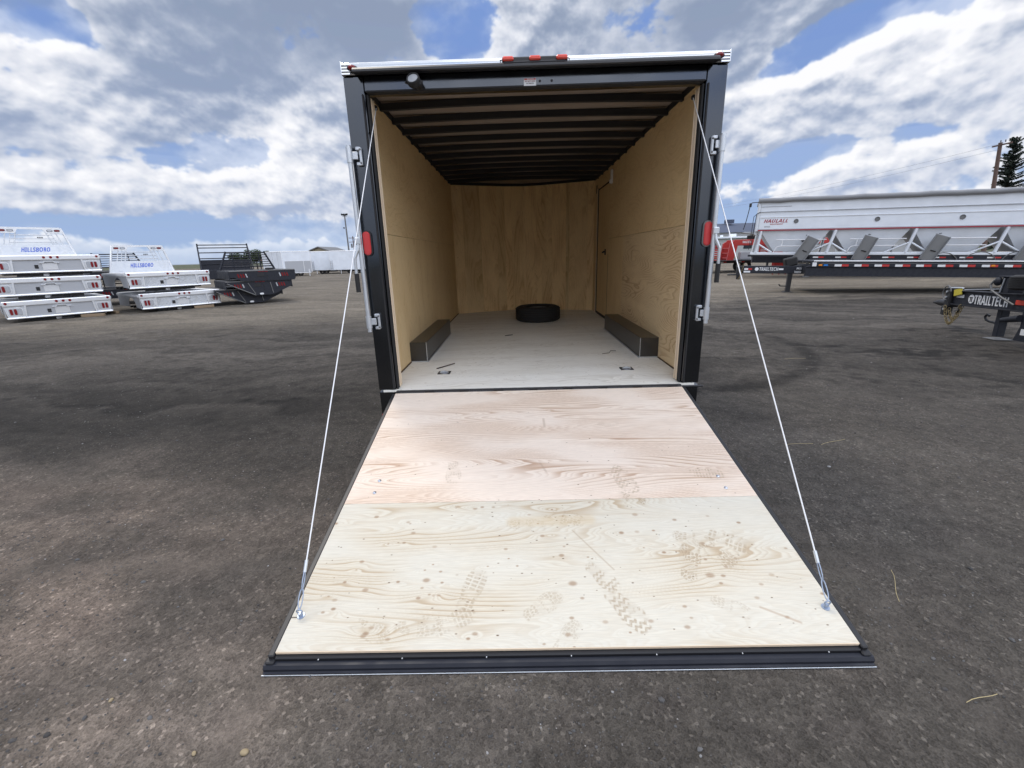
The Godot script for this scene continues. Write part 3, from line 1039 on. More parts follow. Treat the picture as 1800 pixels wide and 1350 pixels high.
	# cam bars down both sides of the doorway
	for s in [-1.0, 1.0]:
		var bx := 1.284 if s > 0 else -1.296
		g = Geo.new()
		g.bar(Vector3(bx, 1.03, 0.045), Vector3(bx, 2.33, 0.045), 0.016, 0.016, 14)
		g.bar(Vector3(bx, 1.06, 0.045), Vector3(bx, 1.15, 0.045), 0.021, 0.021, 14)
		g.bar(Vector3(bx, 2.22, 0.045), Vector3(bx, 2.32, 0.045), 0.021, 0.021, 14)
		var cb := part("cam_bar", g, M.zinc, t)
		for yy in [1.105, 2.265]:
			g = Geo.new()
			g.box(Vector3(s * 1.226, yy, 0.012), Vector3(0.018, 0.118, 0.028), 0.006)
			g.box(Vector3(s * 1.240, yy + 0.049, 0.014), Vector3(0.034, 0.022, 0.026), 0.004)
			g.box(Vector3(s * 1.240, yy - 0.049, 0.014), Vector3(0.034, 0.022, 0.026), 0.004)
			g.box(Vector3(s * 1.262, yy + 0.002, 0.034), Vector3(0.042, 0.05, 0.012), 0.003)
			var kp := part("keeper", g, M.zinc, cb)
			kp.set_meta("label", "zinc plated bar keeper")
		for yy in [1.062, 1.148, 2.222, 2.308]:
			g = Geo.new()
			g.ball(Vector3(s * 1.225, yy, 0.026), Vector3(0.008, 0.008, 0.005), 8, 4)
			part("bolt", g, M.steel_grey, cb)
		g = Geo.new()
		g.box(Vector3(bx + s * 0.008, 1.70, 0.05), Vector3(0.045, 0.05, 0.04), 0.006)
		g.path([Vector3(bx + s * 0.008, 1.69, 0.056), Vector3(bx + s * 0.012, 1.64, 0.062), Vector3(bx + s * 0.04, 1.58, 0.07), Vector3(bx + s * 0.042, 1.46, 0.07)], 0.011, 8)
		part("handle", g, M.zinc, cb)
		g = Geo.new()
		g.bar(Vector3(bx + s * 0.042, 1.47, 0.07), Vector3(bx + s * 0.042, 1.335, 0.07), 0.017, 0.017, 12)
		part("grip", g, M.rubber, cb)
	# --- roof, bows and lining
	g = Geo.new()
	g.box(Vector3(0, 2.845, ENDZ / 2 - 0.03), Vector3(2.585, 0.012, -ENDZ - 0.02), 0.003)
	part("roof", g, M.alu, t)
	var yb := 0.012
	for k in 4:
		g = Geo.new()
		var z1 := -0.15 - 1.2 * k
		var z0 := maxf(z1 - 1.197, ENDZ + 0.01)
		g.box(Vector3(0, 2.822, (z0 + z1) / 2), Vector3(2.50, 0.006, z1 - z0), 0.0, Basis.IDENTITY, [0, 2], Rect2(0.1 * k, 0, 1, 1))
		part("ceiling_panel", g, M.ceiling, t)
	var nose := [Vector2(-1.26, ENDZ), Vector2(-0.78, -5.10), Vector2(-0.34, -5.27), Vector2(0.0, APEX), Vector2(0.34, -5.27), Vector2(0.78, -5.10), Vector2(1.26, ENDZ)]
	g = Geo.new()
	var np := PackedVector2Array()
	for p in nose:
		np.append(Vector2(p.x, -p.y))
	g.prism(np, 2.819, 2.825, Transform3D(Basis(Vector3.RIGHT, Vector3(0, 0, -1), Vector3.UP), Vector3.ZERO))
	part("ceiling_panel", g, M.ceiling, t)
	g = Geo.new()
	g.prism(np, 0.49, HF - 0.0005, Transform3D(Basis(Vector3.RIGHT, Vector3(0, 0, -1), Vector3.UP), Vector3.ZERO))
	part("floor_panel", g, M.floor, t)
	g = Geo.new()
	g.prism(np, 2.839, 2.851, Transform3D(Basis(Vector3(1.03, 0, 0), Vector3(0, 0, -1), Vector3.UP), Vector3(0, 0, -0.03)))
	part("roof", g, M.alu, t)
	for i in 12:
		var z := -0.33 - 0.382 * i
		g = Geo.new()
		var pts := []
		for k in 9:
			var xx := lerpf(-1.25, 1.25, k / 8.0)
			pts.append(Vector3(xx, 2.772 + 0.022 * (1.0 - pow(xx / 1.25, 2.0)), z))
		for k in 8:
			var a: Vector3 = pts[k]
			var b: Vector3 = pts[k + 1]
			var m := (a + b) / 2
			g.box(m, Vector3(a.distance_to(b), 0.05, 0.042), 0.0, Basis(Vector3.BACK, atan2(b.y - a.y, b.x - a.x)))
		part("roof_bow", g, M.black_flat, t)
	for s in [-1.0, 1.0]:
		g = Geo.new()
		g.box(Vector3(s * 1.262, 2.797, ENDZ / 2 - 0.08), Vector3(0.03, 0.045, -ENDZ - 0.16))
		part("roof_rail", g, M.black_flat, t)
	# --- plywood floor in four sheets
	var zf := [0.0, -1.16, -2.38, -3.60, ENDZ]
	for k in 4:
		sheet("floor_panel", t, M.floor, Vector3(0, HF - 0.009, (zf[k] + zf[k + 1]) / 2), Vector3(2.522, 0.018, zf[k] - zf[k + 1] - 0.0025), [0, 2], Rect2(0.0, 0.27 * k, 1.0, 0.48), 0.001)
	g = Geo.new()
	g.box(Vector3(0, HF - 0.0115, 0.012), Vector3(2.30, 0.019, 0.020), 0.003)
	part("door_sill", g, M.black_satin, t)
	g = Geo.new()
	g.box(Vector3(0, HF - 0.04, -2.45), Vector3(2.50, 0.03, 4.7))
	part("chassis", g, M.black_flat, t)
	# --- plywood walls
	var midy := 1.772
	for r in [[-0.142, -2.42, 0], [-2.423, ENDZ + 0.0, 1]]:
		var zc: float = (r[0] + r[1]) / 2
		var zl: float = r[0] - r[1]
		var a := sheet("wall_panel", t, M.ply_a, Vector3(-1.262, (HF + 0.003 + midy) / 2, zc), Vector3(0.012, midy - HF - 0.006, zl - 0.002), [1, 2], Rect2(0.05 + 0.3 * r[2], 0, 0.5, 1.0))
		sheet("wall_panel", t, M.ply_a, Vector3(-1.262, (CEIL + midy) / 2, zc), Vector3(0.012, CEIL - midy - 0.003, zl - 0.002), [2, 1], Rect2(0.1, 0.5 - 0.3 * r[2], 1.0, 0.42))
	sheet("wall_panel", t, M.ply_b, Vector3(1.262, (HF + 0.003 + midy) / 2, -1.39), Vector3(0.012, midy - HF - 0.006, 2.496), [2, 1], Rect2(0, 0, 1, 0.95))
	sheet("wall_panel", t, M.ply_a, Vector3(1.262, (CEIL + midy) / 2, -1.39), Vector3(0.012, CEIL - midy - 0.003, 2.496), [2, 1], Rect2(0, 0.1, 1.0, 0.42))
	sheet("wall_panel", t, M.ply_a, Vector3(1.262, (HF + 0.003 + midy) / 2, -3.119), Vector3(0.012, midy - HF - 0.006, 0.954), [1, 2], Rect2(0.1, 0.2, 0.5, 0.4))
	sheet("wall_panel", t, M.ply_a, Vector3(1.262, (2.578 + midy) / 2, -3.119), Vector3(0.012, 2.578 - midy - 0.003, 0.954), [2, 1], Rect2(0.3, 0.6, 0.4, 0.33))
	sheet("wall_panel", t, M.ply_a, Vector3(1.262, (CEIL + 2.578) / 2, -3.77), Vector3(0.012, CEIL - 2.578 - 0.003, 2.254), [2, 1], Rect2(0.0, 0.86, 0.9, 0.1))
	sheet("wall_panel", t, M.ply_a, Vector3(1.262, (HF + 2.578) / 2, -4.712), Vector3(0.012, 2.578 - HF - 0.006, 0.37), [1, 2], Rect2(0.0, 0.3, 0.8, 0.16))
	g = Geo.new()
	g.box(Vector3(1.263, 1.575, -4.052), Vector3(0.012, 1.976, 0.876), 0.002, Basis.IDENTITY, [1, 2], Rect2(0.1, 0.5, 0.8, 0.36))
	var door := part("side_door", g, M.ply_a, t)
	g = Geo.new()
	g.box(Vector3(1.249, 1.58, -3.80), Vector3(0.016, 0.09, 0.045), 0.004)
	g.bar(Vector3(1.24, 1.585, -3.80), Vector3(1.215, 1.585, -3.80), 0.012, 0.012, 8)
	g.box(Vector3(1.21, 1.575, -3.79), Vector3(0.02, 0.025, 0.06), 0.006)
	part("door_latch", g, M.black_satin, door)
	g = Geo.new()
	g.box(Vector3(1.2735, 1.555, -4.05), Vector3(0.004, 2.2, 0.99))
	part("door_gap", g, M.ink, t)
	g = Geo.new()
	g.box(Vector3(1.2545, 1.575, -4.508), Vector3(0.016, 2.04, 0.026), 0.002)
	g.box(Vector3(1.2545, 2.571, -4.05), Vector3(0.016, 0.016, 0.88), 0.002)
	g.box(Vector3(1.2575, 1.06, -3.606), Vector3(0.004, 0.98, 0.012))
	part("door_seal", g, M.rubber, t)
	g = Geo.new()
	g.box(Vector3(1.250, 1.575, -4.56), Vector3(0.020, 2.05, 0.07), 0.003)
	part("door_post", g, M.ply_edge, t)
	for s in [-1.0, 1.0]:
		g = Geo.new()
		g.box(Vector3(s * 1.252, HF + 0.005, -1.87 if s > 0 else -2.52), Vector3(0.009, 0.010, 3.45 if s > 0 else 4.74))
		part("floor_joint", g, mat(lin(0.10, 0.06, 0.03), 0.8), t)
	g = Geo.new()
	g.box(Vector3(1.243, 2.61, -3.44), Vector3(0.035, 0.19, 0.05), 0.01)
	g.box(Vector3(1.226, 2.545, -3.44), Vector3(0.03, 0.05, 0.044), 0.008)
	part("dome_light", g, M.white, t)
	g = Geo.new()
	g.box(Vector3(1.253, 2.60, -4.68), Vector3(0.016, 0.13, 0.03), 0.003)
	part("door_bracket", g, M.black_flat, t)
	# nose lining: six narrow sheets of upright grain, and the skin outside them
	for k in 6:
		var a: Vector2 = nose[k]
		var b: Vector2 = nose[k + 1]
		var m := (a + b) / 2
		var yaw := atan2(-(b.y - a.y), b.x - a.x)
		g = Geo.new()
		g.box(Vector3(m.x, (HF + CEIL) / 2 + 0.02, m.y), Vector3(a.distance_to(b) + 0.004, CEIL - HF + 0.04, 0.010), 0.0, Basis(Vector3.UP, yaw), [1, 0], Rect2(0.02, 0.17 * k, 0.94, 0.165))
		part("nose_panel", g, M.ply_c, t)
		g = Geo.new()
		g.box(Vector3(m.x, CEIL + 0.022, m.y + 0.014), Vector3(a.distance_to(b) + 0.006, 0.044, 0.022), 0.0, Basis(Vector3.UP, yaw))
		part("nose_rail", g, M.black_flat, t)
		g = Geo.new()
		g.box(Vector3(m.x * 1.025, 1.70, m.y - 0.035), Vector3(a.distance_to(b) * 1.03 + 0.004, 2.3, 0.012), 0.0, Basis(Vector3.UP, yaw))
		part("nose_skin", g, M.black_gloss, t)
	# --- wheel boxes
	for s in [-1.0, 1.0]:
		var xin := 1.085 if s < 0 else 1.07
		var za := -0.984 if s < 0 else -0.935
		var zb := -2.67 if s < 0 else -2.76
		g = Geo.new()
		g.box(Vector3(s * (xin + 1.2555) / 2, HF + 0.102, (za + zb) / 2), Vector3(1.2555 - xin, 0.202, za - zb), 0.003)
		var wb := part("wheel_box", g, M.box_black, t)
		g = Geo.new()
		g.box(Vector3(s * (xin - 0.006), HF + 0.006, (za + zb) / 2), Vector3(0.010, 0.010, za - zb + 0.02), 0.002)
		g.box(Vector3(s * (xin + 1.2555) / 2, HF + 0.006, za + 0.006), Vector3(1.2555 - xin, 0.010, 0.010), 0.002)
		g.box(Vector3(s * (xin + 0.0015), HF + 0.102, za + 0.0015), Vector3(0.005, 0.202, 0.005))
		part("edge_trim", g, M.zinc, wb)
	# recessed tie rings
	for p in [Vector3(-0.842, HF, -0.518), Vector3(0.837, HF, -0.508)]:
		g = Geo.new()
		g.box(p + Vector3(0, 0.0015, 0), Vector3(0.115, 0.005, 0.10), 0.001)
		var d := part("tie_ring", g, M.black_satin, t)
		g = Geo.new()
		g.lathe([Vector2(0.0, 0.001), Vector2(0.030, 0.0015), Vector2(0.042, 0.0045), Vector2(0.044, 0.002)], p + Vector3(0, 0.0025, 0), Basis.IDENTITY, 18)
		part("dish", g, M.zinc, d)
		g = Geo.new()
		var ring := []
		for k in 13:
			var a := lerpf(0.1, PI - 0.1, k / 12.0)
			ring.append(p + Vector3(cos(a) * 0.032, 0.011, 0.016 - sin(a) * 0.04))
		ring.append(ring[0])
		g.path(ring, 0.005, 6)
		part("ring", g, M.zinc, d)
	# --- wheels and running gear under the box
	for s in [-1.0, 1.0]:
		for zz in [-1.42, -2.25]:
			g = Geo.new()
			var wbs := Basis(Vector3.BACK, PI / 2)
			g.lathe([Vector2(0.19, -0.08), Vector2(0.31, -0.09), Vector2(0.34, -0.07), Vector2(0.345, 0.0), Vector2(0.34, 0.07), Vector2(0.31, 0.09), Vector2(0.19, 0.08)], Vector3(s * 1.195, 0.345, zz), wbs, 28)
			var wh := part("wheel", g, M.rubber, t)
			g = Geo.new()
			g.lathe([Vector2(0.0, 0.03), Vector2(0.08, 0.03), Vector2(0.15, -0.01), Vector2(0.19, 0.07), Vector2(0.2, 0.09)], Vector3(s * 1.195, 0.345, zz), Basis(Vector3.BACK, -s * PI / 2), 24)
			part("rim", g, M.alu, wh)
		g = Geo.new()
		g.box(Vector3(s * 0.9, 0.44, -2.4), Vector3(0.06, 0.13, 4.9), 0.005)
		part("frame_rail", g, M.black_flat, t)
	for s in [-1.0, 1.0]:
		g = Geo.new()
		g.prism(PackedVector2Array([Vector2(0.93, 0.50), Vector2(1.06, 0.74), Vector2(2.60, 0.74), Vector2(2.74, 0.50), Vector2(2.71, 0.50), Vector2(2.585, 0.715), Vector2(1.075, 0.715), Vector2(0.96, 0.50)]), s * 1.285, s * 1.335, Transform3D(Basis(Vector3(0, 0, -1), Vector3.UP, Vector3(1, 0, 0)), Vector3.ZERO))
		part("fender", g, M.black_gloss, t)
	g = Geo.new()
	for s in [-1.0, 1.0]:
		g.bar(Vector3(s * 0.9, 0.44, -4.9), Vector3(0, 0.44, -6.5), 0.05, 0.05, 4)
	g.box(Vector3(0, 0.46, -6.6), Vector3(0.1, 0.09, 0.3), 0.01)
	g.bar(Vector3(0, 0.0, -6.2), Vector3(0, 0.85, -6.2), 0.03, 0.03, 8)
	g.bar(Vector3(0, 0.0, -6.2), Vector3(0, 0.02, -6.2), 0.1, 0.1, 12)
	part("drawbar", g, M.black_flat, t)
	build_ramp(t)

func build_ramp(t: Node3D) -> void:
	var z0 := 0.03
	var y0 := HF - 0.02
	var z1 := 2.046
	var y1 := 0.075
	var L := Vector2(z1 - z0, y1 - y0).length()
	var ang := atan2(y0 - y1, z1 - z0)
	var bs := Basis(Vector3.RIGHT, ang)
	var o := Vector3(0, y0, z0)
	var at := func(x: float, along: float, up: float) -> Vector3: return o + bs * Vector3(x, up, along)
	var g := Geo.new()
	g.box(at.call(0, L / 2, -0.034), Vector3(2.29, 0.036, L - 0.02), 0.002, bs)
	for s in [-1.0, 1.0]:
		g.box(at.call(s * 1.168, L / 2 + 0.008, -0.026), Vector3(0.026, 0.048, L + 0.015), 0.004, bs)
	var r := part("ramp_door", g, M.black_satin, t)
	for k in 2:
		var a := 0.0 if k == 0 else 1.2455
		var b := 1.2440 if k == 0 else L
		g = Geo.new()
		g.box(at.call(0, (a + b) / 2, -0.0065), Vector3(2.308, 0.013, b - a), 0.0012, bs, [0, 2], Rect2(0, 1, 1, -1))
		part("plywood_sheet", g, M.ramp_up if k == 0 else M.ramp_low, r)
	# layered edge of the plywood, end rails, lip
	g = Geo.new()
	for k in 3:
		g.box(at.call(0, L + 0.0008, -0.002 - 0.0045 * k), Vector3(2.306, 0.0035, 0.002 + 0.0006 * (k % 2)), 0.0, bs)
	part("sheet_edge", g, M.ply_edge, r)
	g = Geo.new()
	g.box(at.call(0, L + 0.006, -0.027), Vector3(2.315, 0.022, 0.022), 0.004, bs)
	part("end_rail", g, M.black_satin, r)
	g = Geo.new()
	var lip := PackedVector2Array([Vector2(-0.03, 0.004), Vector2(0.040, 0.004), Vector2(0.044, 0.008), Vector2(0.036, 0.012), Vector2(0.038, 0.024), Vector2(0.031, 0.036), Vector2(0.014, 0.039), Vector2(0.006, 0.034), Vector2(-0.03, 0.034)])
	g.prism(lip, -1.195, 1.195, Transform3D(Basis(Vector3(0, 0, 1), Vector3.UP, Vector3(-1, 0, 0)), Vector3(0, 0.001, z1 - 0.002)))
	part("end_lip", g, M.navy, r)
	g = Geo.new()
	g.box(Vector3(0, 0.0045, z1 + 0.0435), Vector3(2.40, 0.003, 0.004), 0.001)
	part("lip_strip", g, M.zinc, r)
	for s in [-1.0, 1.0]:
		g = Geo.new()
		g.box(at.call(s * 1.172, L + 0.018, -0.036), Vector3(0.036, 0.03, 0.03), 0.005, bs)
		part("corner_block", g, M.black_satin, r)
	for k in 7:
		g = Geo.new()
		g.bar(at.call(-0.98 + 0.335 * k, L + 0.016, -0.024), at.call(-0.98 + 0.335 * k, L + 0.021, -0.023), 0.0026, 0.002, 8)
		part("screw", g, M.white, r)
	for k in 9:
		g = Geo.new()
		g.bar(Vector3(-1.12 + 0.28 * k, HF - 0.020, 0.018), Vector3(-0.92 + 0.28 * k, HF - 0.020, 0.018), 0.009, 0.009, 8)
		part("hinge_knuckle", g, M.black_satin, r)
	for p in [Vector2(-1.004, 1.055), Vector2(-1.006, 1.158), Vector2(1.003, 1.077), Vector2(1.007, 1.177)]:
		g = Geo.new()
		g.lathe([Vector2(0.012, 0.0), Vector2(0.0105, 0.003), Vector2(0.0, 0.0055)], at.call(p.x, p.y, 0.0), bs, 14)
		part("carriage_bolt", g, M.chrome, r)
	# eye bolts, links and cables
	for s in [-1.0, 1.0]:
		var foot: Vector3 = at.call(s * 1.115, 1.912, 0.0)
		var top := Vector3(s * 1.13, 2.605, -0.15)
		var dirn := (top - foot).normalized()
		g = Geo.new()
		g.lathe([Vector2(0.017, 0.0), Vector2(0.016, 0.003), Vector2(0.0, 0.0035)], foot, bs, 16)
		g.bar(foot, foot + bs * Vector3(0, 0.02, 0), 0.009, 0.009, 8)
		var ring := []
		for k in 13:
			var a := TAU * k / 12.0
			ring.append(foot + bs * Vector3(cos(a) * 0.012, 0.028 + sin(a) * 0.012, 0))
		g.path(ring, 0.0032, 6)
		var eye := part("eye_bolt", g, M.zinc_blue, r)
		g = Geo.new()
		var side := dirn.cross(Vector3.BACK).normalized()
		var c0 := foot + bs * Vector3(0, 0.036, 0)
		for q in 2:
			var loop := []
			var sv := side if q == 0 else dirn.cross(side).normalized()
			var mid := c0 + dirn * (0.045 + 0.075 * q)
			for k in 17:
				var a := TAU * k / 16.0
				loop.append(mid + dirn * (cos(a) * 0.04) + sv * (sin(a) * 0.009))
			g.path(loop, 0.0026, 6)
		part("quick_link", g, M.zinc_blue, eye)
		g = Geo.new()
		g.bar(c0 + dirn * 0.15, top, 0.0033, 0.0033, 8)
		part("cable", g, M.cable, t)
		g = Geo.new()
		g.bar(c0 + dirn * 0.15, c0 + dirn * 0.20, 0.0075, 0.0075, 10)
		part("cable_ferrule", g, M.zinc, t)
		g = Geo.new()
		g.box(top + Vector3(s * 0.05, 0.01, -0.02), Vector3(0.11, 0.03, 0.03), 0.006)
		part("cable_bracket", g, M.black_flat, t)

# ------------------------------------------------------------------ aluminium truck beds
func rounded(rx: float, ry: float, r: float) -> PackedVector2Array:
	var p := PackedVector2Array()
	for q in [[1, 1], [-1, 1], [-1, -1], [1, -1]]:
		for k in 5:
			var a := k / 4.0 * PI / 2
			var c := Vector2(cos(a), sin(a)) if q[0] * q[1] > 0 else Vector2(sin(a), cos(a))
			p.append(Vector2(q[0] * (rx - r + c.x * r), q[1] * (ry - r + c.y * r)))
	return p

func lamp_cluster(parent: Node3D, cx: float, cy: float, z: float, flip: bool) -> void:
	var g := Geo.new()
	g.prism(rounded(0.165, 0.108, 0.05), z - 0.004, z + 0.012, Transform3D(Basis.IDENTITY, Vector3(cx, cy, 0)))
	var fr := part("lamp_plate", g, M.alu_bright, parent)
	g = Geo.new()
	g.prism(rounded(0.143, 0.09, 0.04), z + 0.008, z + 0.016, Transform3D(Basis.IDENTITY, Vector3(cx, cy, 0)))
	part("lamp_recess", g, M.alu_dull, fr)
	for k in 3:
		g = Geo.new()
		var xx := cx + (k - 1) * 0.09
		g.prism(oval(0.031, 0.08), z + 0.012, z + 0.026, Transform3D(Basis.IDENTITY, Vector3(xx, cy, 0)))
		var clear := k == (0 if flip else 2)
		part("clear_lens" if clear else "red_lens", g, M.clear_lens if clear else M.red_dark, fr)

func round_lamp(parent: Node3D, at: Vector3) -> void:
	var g := Geo.new()
	g.lathe([Vector2(0.036, 0.0), Vector2(0.034, 0.012), Vector2(0.022, 0.014), Vector2(0.0, 0.016)], at, Basis(Vector3.RIGHT, PI / 2), 14)
	part("round_lamp", g, M.red_dark, parent)

func alu_bed(called: String, label: String, at: Vector3, turn: float, rack: bool, ribbed := false) -> Node3D:
	var t := thing(called, label, "truck bed", at, turn, "aluminium truck beds stacked in the yard")
	t.scale = Vector3(1.0, 1.1, 1.0)   # deeper skirts than the drawing below
	var W := 1.235
	var D := 2.75
	var g := Geo.new()
	for s in [-1.0, 1.0]:
		g.box(Vector3(s * 0.43, 0.06, -D / 2 - 0.05), Vector3(0.08, 0.115, D - 0.2), 0.004)
	for k in 6:
		g.box(Vector3(0, 0.085, -0.35 - 0.43 * k), Vector3(2.0, 0.06, 0.07))
	g.box(Vector3(0, 0.05, -0.22), Vector3(1.5, 0.085, 0.06), 0.004)
	g.box(Vector3(0.1, 0.03, -0.12), Vector3(0.3, 0.05, 0.2), 0.01)
	part("frame_rail", g, M.black_satin, t)
	g = Geo.new()
	g.box(Vector3(0, 0.555, -D / 2), Vector3(2 * W, 0.045, D), 0.006)
	part("deck", g, M.alu, t)
	# tail: cap rail, bottom rail, middle panel and two lamp panels leaning in at the bottom
	g = Geo.new()
	g.prism(PackedVector2Array([Vector2(-0.10, 0.45), Vector2(0.028, 0.45), Vector2(0.036, 0.47), Vector2(0.034, 0.565), Vector2(0.02, 0.585), Vector2(-0.10, 0.585)]), -W, W, Transform3D(Basis(Vector3(0, 0, 1), Vector3.UP, Vector3(-1, 0, 0)), Vector3.ZERO))
	part("cap_rail", g, M.alu_bright, t)
	g = Geo.new()
	g.prism(PackedVector2Array([Vector2(-0.06, 0.105), Vector2(0.03, 0.105), Vector2(0.04, 0.125), Vector2(0.03, 0.15), Vector2(-0.06, 0.15)]), -W + 0.02, W - 0.02, Transform3D(Basis(Vector3(0, 0, 1), Vector3.UP, Vector3(-1, 0, 0)), Vector3.ZERO))
	part("bottom_rail", g, M.alu_bright, t)
	g = Geo.new()
	g.box(Vector3(0, 0.30, -0.02), Vector3(1.56, 0.302, 0.02))
	if ribbed:
		for k in 38:
			g.prism(PackedVector2Array([Vector2(-0.010, 0), Vector2(0.010, 0), Vector2(0.004, 0.012), Vector2(-0.004, 0.012)]), 0.155, 0.445, Transform3D(Basis(Vector3.RIGHT, Vector3(0, 0, 1), Vector3.UP), Vector3(-0.74 + 0.04 * k, 0, -0.0105)))
	part("tail_panel", g, M.alu_dull if not ribbed else M.alu, t)
	for s in [-1.0, 1.0]:
		g = Geo.new()
		g.prism(PackedVector2Array([Vector2(s * 0.79, 0.15), Vector2(s * 0.83, 0.15), Vector2(s * 0.80, 0.45), Vector2(s * 0.76, 0.45)]), -0.02, 0.034)
		part("divider", g, M.alu_bright, t)
		g = Geo.new()
		g.prism(PackedVector2Array([Vector2(s * 0.83, 0.148), Vector2(s * 1.19, 0.148), Vector2(s * 1.228, 0.45), Vector2(s * 0.80, 0.45)]), -0.03, 0.004)
		var lp := part("lamp_panel", g, M.alu, t)
		lamp_cluster(t, s * 1.005, 0.30, 0.004, s > 0)
		round_lamp(t, Vector3(s * 1.165, 0.535, 0.034))
		# flank with a wheel cut-out
		g = Geo.new()
		var pl := PackedVector2Array([Vector2(-0.02, 0.575), Vector2(-D, 0.575), Vector2(-D, 0.15), Vector2(-1.55, 0.15)])
		for k in 11:
			var a := PI * k / 10.0
			pl.append(Vector2(-1.03 - 0.46 * cos(a), 0.15 + 0.30 * sin(a)))
		pl.append(Vector2(-0.5, 0.15))
		pl.append(Vector2(-0.02, 0.13))
		g.prism(pl, s * W - s * 0.015, s * W, Transform3D(Basis(Vector3(0, 0, 1), Vector3.UP, Vector3(-1, 0, 0)) * Basis(Vector3(1, 0, 0), Vector3.UP, Vector3(0, 0, -1)), Vector3.ZERO))
		part("side_skirt", g, M.alu_dull, t)
		g = Geo.new()
		g.box(Vector3(s * (W + 0.01), 0.52, -D / 2), Vector3(0.05, 0.075, D - 0.05), 0.008)
		part("rub_rail", g, M.alu, t)
	for k in 3:
		round_lamp(t, Vector3(-0.07 + 0.155 * k, 0.525, 0.035))
	# number plate holder with a peaked hood
	g = Geo.new()
	g.box(Vector3(0.02, 0.27, -0.006), Vector3(0.34, 0.17, 0.012))
	var ph := part("plate_holder", g, M.alu_bright, t)
	g = Geo.new()
	g.prism(PackedVector2Array([Vector2(-0.20, 0.365), Vector2(-0.11, 0.365), Vector2(-0.08, 0.405), Vector2(0.11, 0.405), Vector2(0.14, 0.365), Vector2(0.24, 0.365), Vector2(0.24, 0.382), Vector2(0.15, 0.382), Vector2(0.12, 0.422), Vector2(-0.09, 0.422), Vector2(-0.12, 0.382), Vector2(-0.20, 0.382)]), -0.01, 0.05)
	part("hood", g, M.alu_bright, ph)
	g = Geo.new()
	g.box(Vector3(-0.28, 0.275, -0.002), Vector3(0.085, 0.10, 0.02), 0.004)
	part("socket", g, M.black_satin, t)
	g = Geo.new()
	g.prism(oval(0.075, 0.034), -0.19, -0.184, Transform3D(Basis.IDENTITY, Vector3(-0.1, 0.045, 0.03)))
	part("oval_badge", g, M.white, t)
	if rack:
		var z := -D + 0.05
		var y0 := 0.575
		var prof := func(h: float) -> float: return lerpf(0.97, 0.72, clampf(h / 0.78, 0, 1))
		g = Geo.new()
		g.prism(PackedVector2Array([Vector2(-0.99, y0), Vector2(0.99, y0), Vector2(0.885, y0 + 0.378), Vector2(-0.885, y0 + 0.378)]), z - 0.012, z + 0.012)
		part("headboard", g, M.alu, t)
		for s in [-1.0, 1.0]:
			g = Geo.new()
			g.bar(Vector3(s * 1.0, y0, z), Vector3(s * 0.765, y0 + 0.882, z), 0.034, 0.034, 10)
			part("rack_post", g, M.alu_bright, t)
			g = Geo.new()
			for xx in [0.48, 0.60, 0.72]:
				g.bar(Vector3(s * xx, y0 + 0.360, z), Vector3(s * (xx - 0.12), y0 + 0.765, z), 0.018 if xx != 0.6 else 0.012, -1.0, 6)
			part("window_bar", g, M.alu, t)
		g = Geo.new()
		g.prism(PackedVector2Array([Vector2(-0.80, y0 + 0.720), Vector2(-0.38, y0 + 0.720), Vector2(-0.30, y0 + 0.837), Vector2(0.30, y0 + 0.837), Vector2(0.38, y0 + 0.720), Vector2(0.80, y0 + 0.720), Vector2(0.745, y0 + 0.900), Vector2(-0.745, y0 + 0.900)]), z - 0.03, z + 0.03)
		var tb := part("top_bar", g, M.alu_bright, t)
		for s in [-1.0, 1.0]:
			for k in 2:
				g = Geo.new()
				g.prism(oval(0.075, 0.03), 0.0, 0.02, Transform3D(Basis.IDENTITY, Vector3(s * (0.66 - 0.185 * k), y0 + 0.801, z + 0.03)))
				var rm := part("lamp_rim", g, M.black_satin, tb)
				g = Geo.new()
				g.prism(oval(0.062, 0.02), 0.0, 0.026, Transform3D(Basis.IDENTITY, Vector3(s * (0.66 - 0.185 * k), y0 + 0.801, z + 0.03)))
				part("lamp_lens", g, M.red_dark if k == 0 else M.clear_lens, tb)
		for k in 3:
			g = Geo.new()
			var yy := y0 + 0.450 + 0.11 * k
			g.bar(Vector3(-0.56 + 0.02 * k, yy, z), Vector3(0.56 - 0.02 * k, yy, z), 0.014, 0.014, 6)
			part("window_bar", g, M.alu_dull, t)
		g = Geo.new()
		for k in 3:
			g.box(Vector3(0.14 + 0.05 * k, y0 + 0.594, z + 0.02), Vector3(0.035, 0.035, 0.02), 0.004)
		part("sticker", g, M.ink, t)
		words("HILLSBORO", 0.13, M.blue, t, Vector3(0.0, y0 + 0.225, z + 0.014), Basis.IDENTITY, "maker_name", 0.70, 0.28, 800)
		g = Geo.new()
		g.prism(PackedVector2Array([Vector2(-0.46, y0 + 0.257), Vector2(-0.35, y0 + 0.266), Vector2(-0.38, y0 + 0.239)]), z + 0.013, z + 0.017)
		g.prism(PackedVector2Array([Vector2(0.20, y0 + 0.149), Vector2(0.42, y0 + 0.108), Vector2(0.30, y0 + 0.162)]), z + 0.013, z + 0.017)
		part("swoosh", g, M.white, t)
	return t

